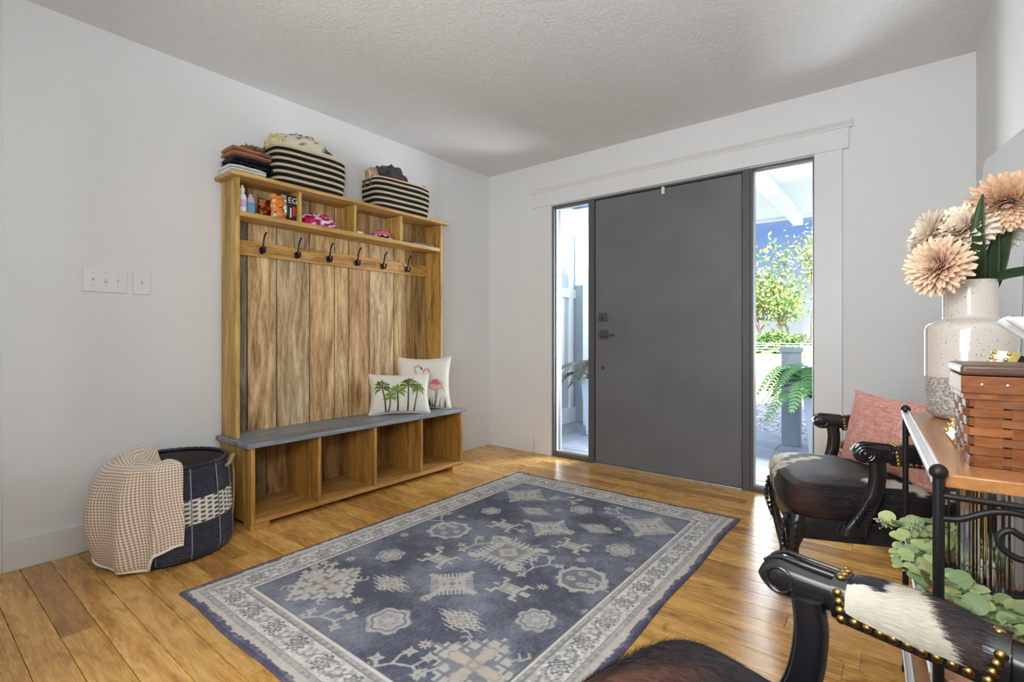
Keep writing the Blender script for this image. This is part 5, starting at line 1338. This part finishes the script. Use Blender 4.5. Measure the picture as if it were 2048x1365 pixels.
def mk_euc():
    m = NM('eucalyptus_leaf', .55, 0, .3); v = m.n('ShaderNodeAttribute', attribute_name='uvw').outputs['Vector']
    c = m.attr(); sx = m.n('ShaderNodeSeparateXYZ'); m.l(v, sx.inputs[0])
    ay = m.math('ABSOLUTE', sx.outputs[1]); vein = m.math('FRACT', m.math('SUBTRACT', m.math('MULTIPLY', sx.outputs[0], 5.5), m.math('MULTIPLY', ay, 4.2)))
    l1 = m.math('LESS_THAN', m.math('ABSOLUTE', m.math('SUBTRACT', vein, .5)), .07); l2 = m.math('LESS_THAN', ay, .035); l = m.math('MAXIMUM', l1, l2)
    m.base(m.mix(m.math('MULTIPLY', l, .45), c, C(214, 226, 178))); m.b.inputs['Subsurface Weight'].default_value = 0; return m.m
M['euc'] = mk_euc()
def garland():
    t = thing('eucalyptus_garland', 'green eucalyptus garland trailing over the near end of the middle shelf', 'garland', (3.05, 1.40, ZM)); O = Vector((3.05, 1.40, ZM)); r = random.Random(12)
    paths = [[(3.10, 1.80, .475), (3.03, 1.74, .490), (2.985, 1.690, .490), (2.958, 1.668, .500)], [(3.06, 1.70, .475), (3.00, 1.640, .475), (2.985, 1.595, .445), (2.995, 1.570, .415)], [(3.05, 1.62, .472), (3.010, 1.530, .470), (3.024, 1.45, .450), (3.040, 1.40, .440)],
             [(3.04, 1.50, .470), (3.045, 1.38, .490), (3.066, 1.315, .505), (3.085, 1.272, .492)], [(3.06, 1.40, .470), (3.090, 1.31, .468), (3.114, 1.268, .472), (3.150, 1.262, .478)], [(3.10, 1.38, .468), (3.140, 1.33, .474), (3.175, 1.30, .480), (3.215, 1.28, .486)], [(3.12, 1.72, .470), (3.08, 1.62, .480), (3.05, 1.52, .490)], [(3.13, 1.36, .470), (3.16, 1.29, .455), (3.18, 1.25, .44)]]
    mesh = []
    for k in range(3):
        m = MB(); N = 9
        vs = [(0, 0, 0)]; uv = [(0, 0, 0)]
        nn = 20
        for rg in (1, 2, 3):
            q = rg/3
            for i in range(nn):
                a = 2*PI*i/nn; x = 1-math.cos(a); y = math.sin(a)*.96*(1-.10*(x-1)); px = 1+(x-1)*q; py = y*q
                vs.append((px, py, .10*(py*py)-.06*(px-1)**2*(k-1)+.05*math.sin(3*a+k)*q*q)); uv.append((px, py, 0))
        vs[0] = (1, 0, 0); uv[0] = (1, 0, 0); fs = [(0, 1+i, 1+(i+1) % nn) for i in range(nn)]+[(1+g*nn+i, 1+(g+1)*nn+i, 1+(g+1)*nn+(i+1) % nn, 1+g*nn+(i+1) % nn) for g in range(2) for i in range(nn)]
        m.add(vs, fs, (C(156, 184, 134), C(184, 206, 138), C(204, 216, 146))[k], uv); mesh.append(m)
    data = [None]*3
    def leaf(p, d, nrm, s, k):
        if data[k] is None: o = mesh[k].build('leaf', M['euc'], t); data[k] = o.data
        else: o = bpy.data.objects.new('leaf', data[k]); COL.objects.link(o); o.parent = t
        x = d.normalized(); z = (nrm-x*nrm.dot(x)).normalized(); y = z.cross(x)
        o.matrix_local = Matrix(((x.x*s, y.x*s, z.x*s, p.x-O.x), (x.y*s, y.y*s, z.y*s, p.y-O.y), (x.z*s, y.z*s, z.z*s, p.z-O.z), (0, 0, 0, 1)))
    st = MB()
    view = Vector((-.25, -.80, .55))
    for pi_, P in enumerate(paths):
        q = bez(P, 30); st.tube([p-O for p in q], .0016, 6)
        n = 11
        for i in range(n):
            j = int((i+.3)/n*(len(q)-1)); p = q[j]; tg_ = (q[min(j+1, len(q)-1)]-q[max(j-1, 0)]).normalized(); s0 = tg_.cross(Vector((0, 0, 1))).normalized()
            for sg in (-1, 1):
                d = (s0*sg*(.8+.3*r.random())+tg_*.5+Vector((0, 0, .55*r.random()-.1))).normalized(); nrm = (Vector((0, 0, .55))+view*.7+Vector((r.random()-.5, r.random()-.5, r.random()-.5))*.9).normalized()
                s = .0115+.0065*r.random(); b_ = p+d*.010
                tip = b_+d*s*2
                if tip.z < ZM+.004 and tip.x > 3.0: d.z = abs(d.z)+.2; d.normalize()
                if (tip.x-3.142)**2+(tip.y-1.52)**2 < .097**2 or (b_.x-3.142)**2+(b_.y-1.52)**2 < .095**2: continue
                st.tube([p-O, b_-O], .0009, 5); leaf(b_, d, nrm, s, r.randrange(3))
    # the three broad leaves at the near corner, facing the room
    for c, s in (((3.070, 1.312, .520), .0190), ((3.086, 1.268, .496), .0200), ((3.052, 1.330, .486), .0175)):
        d = Vector((.55, -.1, -.45 if s > .0195 else .5)).normalized(); c = Vector(c); leaf(c-d*s, d, Vector((-.15, -.85, .5)), s, 0)
    st.build('stem', M['stem'], t)
    M['seed'] = plain('pale_seed', C(196, 206, 172), .6)
    sd_ = MB()
    for c in ((2.935, 1.655, .495), (2.985, 1.600, .462), (2.990, 1.575, .418), (3.128, 1.262, .470), (3.000, 1.66, .505)):
        for i in range(16):
            p = Vector(c)+Vector((r.gauss(0, .009), r.gauss(0, .012), r.gauss(0, .008))); sd_.sph(p-O, .0021+.001*r.random(), 6, 4); sd_.tube([Vector(c)+Vector((.012, .01, -.004))-O, p-O], .0006, 4)
    o = sd_.build('seed_cluster', M['seed'], t); o['kind'] = 'stuff'
garland()

# ------------------------------------------------------------------ mirror on the right wall, basket behind the far chair
M['mirror'] = plain('wall_mirror_glass', (.80, .81, .85, 1), .12, .85, var=.01)
mi = thing('wall_mirror', 'frameless mirror with rounded corners tilted on the right wall above the vase', 'mirror', (XR-.001, 2.62, 1.30))
pts = []
hw_, hh_, rc_ = .52, .40, .10
for cx_, cy_, a0 in ((hw_-rc_, hh_-rc_, 0), (-hw_+rc_, hh_-rc_, 90), (-hw_+rc_, -hh_+rc_, 180), (hw_-rc_, -hh_+rc_, 270)):
    for i in range(9): a = math.radians(a0+90*i/8); pts.append((cx_+rc_*math.cos(a), cy_+rc_*math.sin(a)))
ca, sa = math.cos(math.radians(9.5)), math.sin(math.radians(9.5)); pts = [(x*ca-y*sa, x*sa+y*ca) for x, y in pts]
m = MB(); m.prism(pts, .012, Matrix(((0, 0, -1, 0), (1, 0, 0, 0), (0, 1, 0, 0), (0, 0, 0, 1)))); m.build('mirror_glass', M['mirror'], mi, bevel=.002)
M['straw'] = plain('woven_straw', C(190, 160, 112), .9, var=.35, scale=40, bump=.8, bscale=120); M['grey_cloth'] = plain('grey_cloth', C(186, 186, 180), .9, var=.1)
sb_ = thing('straw_basket', 'straw basket with grey cloth standing in the corner behind the far armchair', 'basket', (2.90, 3.20, .001))
m = MB()
def sbf(u, v):
    x, y = rrect(2*PI*u, .17+.02*v, .15+.02*v, 4); k = 1+.012*math.sin(v*26*PI)*math.cos(u*60*PI); return (x*k, y*k, .40*v)
m.grid(120, 60, sbf, wu=True); m.add([sbf(i/120, .02) for i in range(120)], [tuple(range(120))]); m.build('basket_body', M['straw'], sb_)
m = MB(); m.tube([sbf(k/60, 1) for k in range(61)], .012, 8); m.build('rim', M['straw'], sb_)
crumple('grey_cloth', 'pale grey cloth heaped in the straw basket behind the far armchair', 'cloth', (2.89, 3.19, .36), .12, .11, .11, lambda u, v, p: mixc(C(196, 196, 190), C(150, 150, 146), abs(n3(p, 20, 2))), 4.2, .35, 2.4)

# ================================================================== OUTSIDE THINGS
M['frond'] = tinted('fern_frond', .6, spec=.3)
FR = [None]*3
def fern(label, loc, planter_label, half, h, c0, c1, seed, n=22, R_=.46, lw=.018):
    p = thing('planter', planter_label, 'planter', (loc[0], loc[1], PZ+.008), 0, 'tall tapered porch planters')
    m = MB(); b_ = half*.72
    m.loft([[(s1*w_, s2*w_, z) for s1, s2 in ((-1, -1), (1, -1), (1, 1), (-1, 1))] for w_, z in ((b_, 0), (half, h), (half-.02, h), (half-.022, h-.03))]); m.build('planter_body', M['planter'], p, bevel=.004, smooth=False)
    MB().box((-half+.024, -half+.024, h-.045), (half-.024, half-.024, h-.028)).build('soil', M['joint'], p)
    t = thing('fern', label, 'fern', (loc[0], loc[1], PZ+.008+h-.025), 0, 'potted porch ferns'); r = random.Random(seed)
    for i in range(n):
        az = 2*PI*i/n*2.4+r.random()*.6; L = R_*(.75+.4*r.random()); up = .9*r.random()+.15
        q = bez([(0, 0, 0), (L*.30*math.cos(az), L*.30*math.sin(az), L*.42*up+.03), (L*.70*math.cos(az), L*.70*math.sin(az), L*.55*up), (L*math.cos(az), L*math.sin(az), L*(.50*up-.38))], 27)
        m = MB(); g = .8+.4*r.random(); ca_ = mixc(c0, c1, r.random()); ca_ = tuple(x*g for x in ca_[:3])+(1,)
        m.tube(q, .0028, 4, ca_)
        for j in range(2, len(q)-1):
            tg_ = (q[min(j+1, len(q)-1)]-q[j-1]).normalized(); sd_ = tg_.cross(Vector((0, 0, 1))).normalized(); k = j/(len(q)-1); ll = L*.20*math.sin(PI*min(1, .15+.83*k))**.8
            for sg in (-1, 1):
                for hf in (0, .5):
                    b0 = q[j]+tg_*(L/27*hf); tip = b0+sd_*sg*ll+tg_*ll*.35-Vector((0, 0, ll*.22)); w_ = tg_*(L*lw)
                    md = (b0+tip)/2+Vector((0, 0, .004)); m.add([b0-w_*.6, md-w_, tip, md+w_, b0+w_*.6], [(0, 1, 2, 3, 4)], ca_)
        m.build('frond', M['frond'], t, smooth=False)
fern('grey green fern in the tall planter outside the left sidelight', (.463, 4.72), 'pale blue tapered planter outside the left sidelight', .15, .60, C(80, 82, 78), C(112, 114, 108), 3, 30, .50, .014)
fern('bright green fern arching beside the grey pedestal outside the right sidelight', (2.43, 5.20), 'pale blue tapered planter half hidden behind the right casing outside', .14, .50, C(84, 136, 80), C(132, 180, 112), 9, 30, .56, .012)
pd = thing('pedestal', 'blue grey stucco pedestal with a flat cap outside the right sidelight', 'pedestal', (2.145, 5.42, PZ+.006))
MB().box((-.075, -.075, 0), (.075, .075, .890)).build('shaft', M['stucco'], pd, bevel=.004); MB().box((-.088, -.088, .890), (.088, .088, .935)).build('cap', M['stucco'], pd, bevel=.004)

M['car_paint'] = plain('white_car_paint', (.88, .88, .89, 1), .2, 0, var=.01, coat=.5); M['tyre'] = plain('black_tyre', (.02, .02, .02, 1), .8); M['dark_glass'] = plain('dark_car_glass', (.03, .035, .04, 1), .08); M['amber'] = plain('amber_lens', C(232, 128, 40), .2); M['lens'] = plain('headlight_lens', (.55, .58, .62, 1), .12, .4)
car = thing('car', 'white car parked on the drive beyond the grey pedestal', 'car', (1.44, 10.2, -.19))
prof_c = [(0.02, .30), (-.02, .46), (.00, .62), (.04, .80), (.10, .97), (.30, 1.01), (1.0, 1.08), (1.25, 1.12), (1.85, 1.62), (2.3, 1.70), (3.6, 1.68), (4.15, 1.20), (4.55, 1.14), (4.62, .70), (4.60, .34), (4.2, .28), (.5, .26)]
m = MB(); ss = []
for y, k in ((0, .0), (.04, .5), (.10, 1.0), (1.68, 1.0), (1.74, .5), (1.78, 0)):
    ss.append([(x+(.06 if x < 2.3 else -.06)*(1-k), y, z-(.05*(1-k) if z > .9 else 0)) for x, z in prof_c])
m.loft(ss); m.build('body', M['car_paint'], car, bevel=.02, angle=30)
m = MB(); m.prism([(1.38, 1.14), (1.92, 1.58), (2.35, 1.63), (2.35, 1.14)], .01, Matrix(((1, 0, 0, 0), (0, 0, -1, 0), (0, 1, 0, 0), (0, 0, 0, 1)))); m.build('side_window', M['dark_glass'], car)
m = MB(); m.prism([(2.45, 1.14), (2.45, 1.63), (3.5, 1.62), (3.95, 1.16)], .01, Matrix(((1, 0, 0, 0), (0, 0, -1, 0), (0, 1, 0, 0), (0, 0, 0, 1)))); m.build('side_window', M['dark_glass'], car)
Mc = Matrix(((1, 0, 0, 0), (0, 0, -1, .012), (0, 1, 0, 0), (0, 0, 0, 1)))
m = MB(); m.prism([(.06, .70), (.17, .71), (.22, .77), (.235, .83), (.20, .895), (.06, .90)], .022, Mc); hl = m.build('headlight', M['lens'], car, bevel=.008)
m = MB(); m.prism([(.155, .765), (.20, .79), (.21, .84), (.175, .87), (.15, .82)], .024, Mc); m.build('turn_signal', M['amber'], hl, bevel=.003)
m = MB(); m.prism([(.055, .655), (.17, .66), (.17, .70), (.11, .72)], .022, Mc); m.build('fog_trim', M['pl_grey'], car, bevel=.003)
m = MB(); m.box((.06, -.008, .640), (.60, .02, .650)); m.build('bumper_seam', M['pl_grey'], car)
for x in (.82, 3.75):
    for y in (-.005, 1.58):
        m = MB(); m.tube([(x, y, .33), (x, y+.20, .33)], .33, 28); w_ = m.build('wheel', M['tyre'], car, bevel=.03); m = MB(); m.tube([(x, y-.006, .33), (x, y+.1, .33)], .20, 20); m.build('hub', M['alu'], w_)

# field fence
fe = thing('field_fence', 'white rail fence running across the far side of the lawn', 'fence', (-5, 33, -.24))
for i in range(15): x = -20+i*2.6; MB().box((x-.05, -.05, 0), (x+.05, .05, .82)).build('fence_post', M['ext_white'], fe, smooth=False)
for z in (.30, .46, .62, .76): MB().box((-20, -.02, z-.022), (16.4, .02, z+.022)).build('fence_rail', M['ext_white'], fe, smooth=False)
M['foliage'] = tinted('tree_leaves', .7, spec=.2)
_b = M['foliage'].node_tree.nodes['Principled BSDF']; _b.inputs['Transmission Weight'].default_value = 0
M['bark'] = plain('grey_brown_bark', C(92, 78, 66), .9, var=.3, scale=4, bump=.6, bscale=18)
def leaf_cloud(mb, pts, n, spread, size, cols, r):
    for i in range(n):
        c = Vector(r.choice(pts))+Vector((r.gauss(0, spread), r.gauss(0, spread), r.gauss(0, spread*.8)))
        a = Vector((r.gauss(0, 1), r.gauss(0, 1), r.gauss(0, 1))).normalized(); b_ = a.orthogonal().normalized(); s = size*(.6+.8*r.random()); k = r.choice(cols); g = .75+.5*r.random()
        mb.add([c-a*s, c+b_*s*.5, c+a*s, c-b_*s*.5], [(0, 1, 2, 3)], tuple(min(.9, q*g) for q in k[:3])+(1,))
def tree(label, loc, h, cols, seed, nl, spread=.55, cat='tree', lean=0.0):
    t = thing('tree', label, cat, loc, 0, 'trees beyond the field fence'); r = random.Random(seed); tr_ = MB(); tips = []
    def br_(p, d, L, rad, lv):
        q = [p]; dd = d
        for i in range(5):
            dd = (dd+Vector((r.gauss(0, .14), r.gauss(0, .14), .06))).normalized(); q.append(q[-1]+dd*L/5)
        tr_.tube(q, [rad*(1-.11*i) for i in range(6)], 6)
        if lv >= 1: tips.extend(q[2:])
        if lv < 3:
            for k in range(4 if lv == 0 else 3):
                j = r.randint(2, 5); az = r.random()*2*PI; e = (dd*.7+Vector((math.cos(az), math.sin(az), .25+.4*r.random()))*.75).normalized(); br_(q[j], e, L*(.55+.2*r.random()), rad*.5, lv+1)
    br_(Vector((0, 0, 0)), Vector((lean, 0, 1)).normalized(), h*.48, h*.017, 0)
    tr_.build('trunk', M['bark'], t)
    m = MB(); leaf_cloud(m, tips, nl, spread, .17, cols, r); o = m.build('foliage', M['foliage'], t, smooth=False); o['kind'] = 'stuff'
YG = [C(160, 168, 92), C(186, 186, 116), C(128, 152, 84), C(92, 118, 74)]; DG = [C(66, 96, 58), C(102, 130, 74), C(126, 150, 88), C(78, 106, 70)]
tree('yellow green tree with a bare forked trunk beyond the fence, left in the right sidelight', (-7.6, 40, -.24), 7.0, YG, 3, 620, .5, lean=.1)
tree('slender yellow green tree behind the fence post seen through the right sidelight', (-5.6, 42, -.24), 7.6, YG+DG, 7, 700, .5)
tree('leafy green tree right of the fence post, beyond the field fence', (-3.7, 41, -.24), 8.2, DG+YG, 12, 850, .55)
tree('tall airy tree at the right edge of the right sidelight view', (-2.3, 43, -.24), 9.4, YG, 21, 800, .6, lean=-.05)
tree('dark green tree farthest back beyond the field fence', (-5.0, 52, -.24), 7.0, DG, 33, 700, .7)
def shrub(label, loc, rx, rz_, cols, seed, n):
    t = thing('shrub', label, 'shrub', loc, 0, 'shrubs along the field fence'); r = random.Random(seed)
    m = MB()
    for i in range(5): a = 2*PI*i/5; m.tube(bez([(0, 0, 0), (.3*rx*math.cos(a), .3*rx*math.sin(a), rz_*.5), (.6*rx*math.cos(a), .6*rx*math.sin(a), rz_*.9)], 8), .04, 5)
    m.build('branches', M['bark'], t)
    pts = [(rx*.8*(r.random()*2-1), rx*.5*(r.random()*2-1), rz_*(.1+.75*r.random())) for i in range(40)]; m = MB(); leaf_cloud(m, pts, n, .28*rx*.5, .15, cols, r); o = m.build('foliage', M['foliage'], t, smooth=False); o['kind'] = 'stuff'
for i, (x, y, rx, rz_, lab) in enumerate(((-9.0, 37, 1.0, 1.5, 'yellow green shrub farthest left along the field fence'), (-7.0, 37.5, 1.0, 1.2, 'low green shrub beneath the bare forked trunk'), (-5.2, 37, .9, 1.4, 'green shrub behind the fence post'), (-3.6, 37.5, .9, 1.6, 'rounded green shrub beneath the leafy green tree'), (-2.1, 37, .9, 1.4, 'green shrub farthest right along the field fence'))):
    shrub(lab, (x, y, -.24), rx, rz_, DG if i else YG, 40+i, 900)
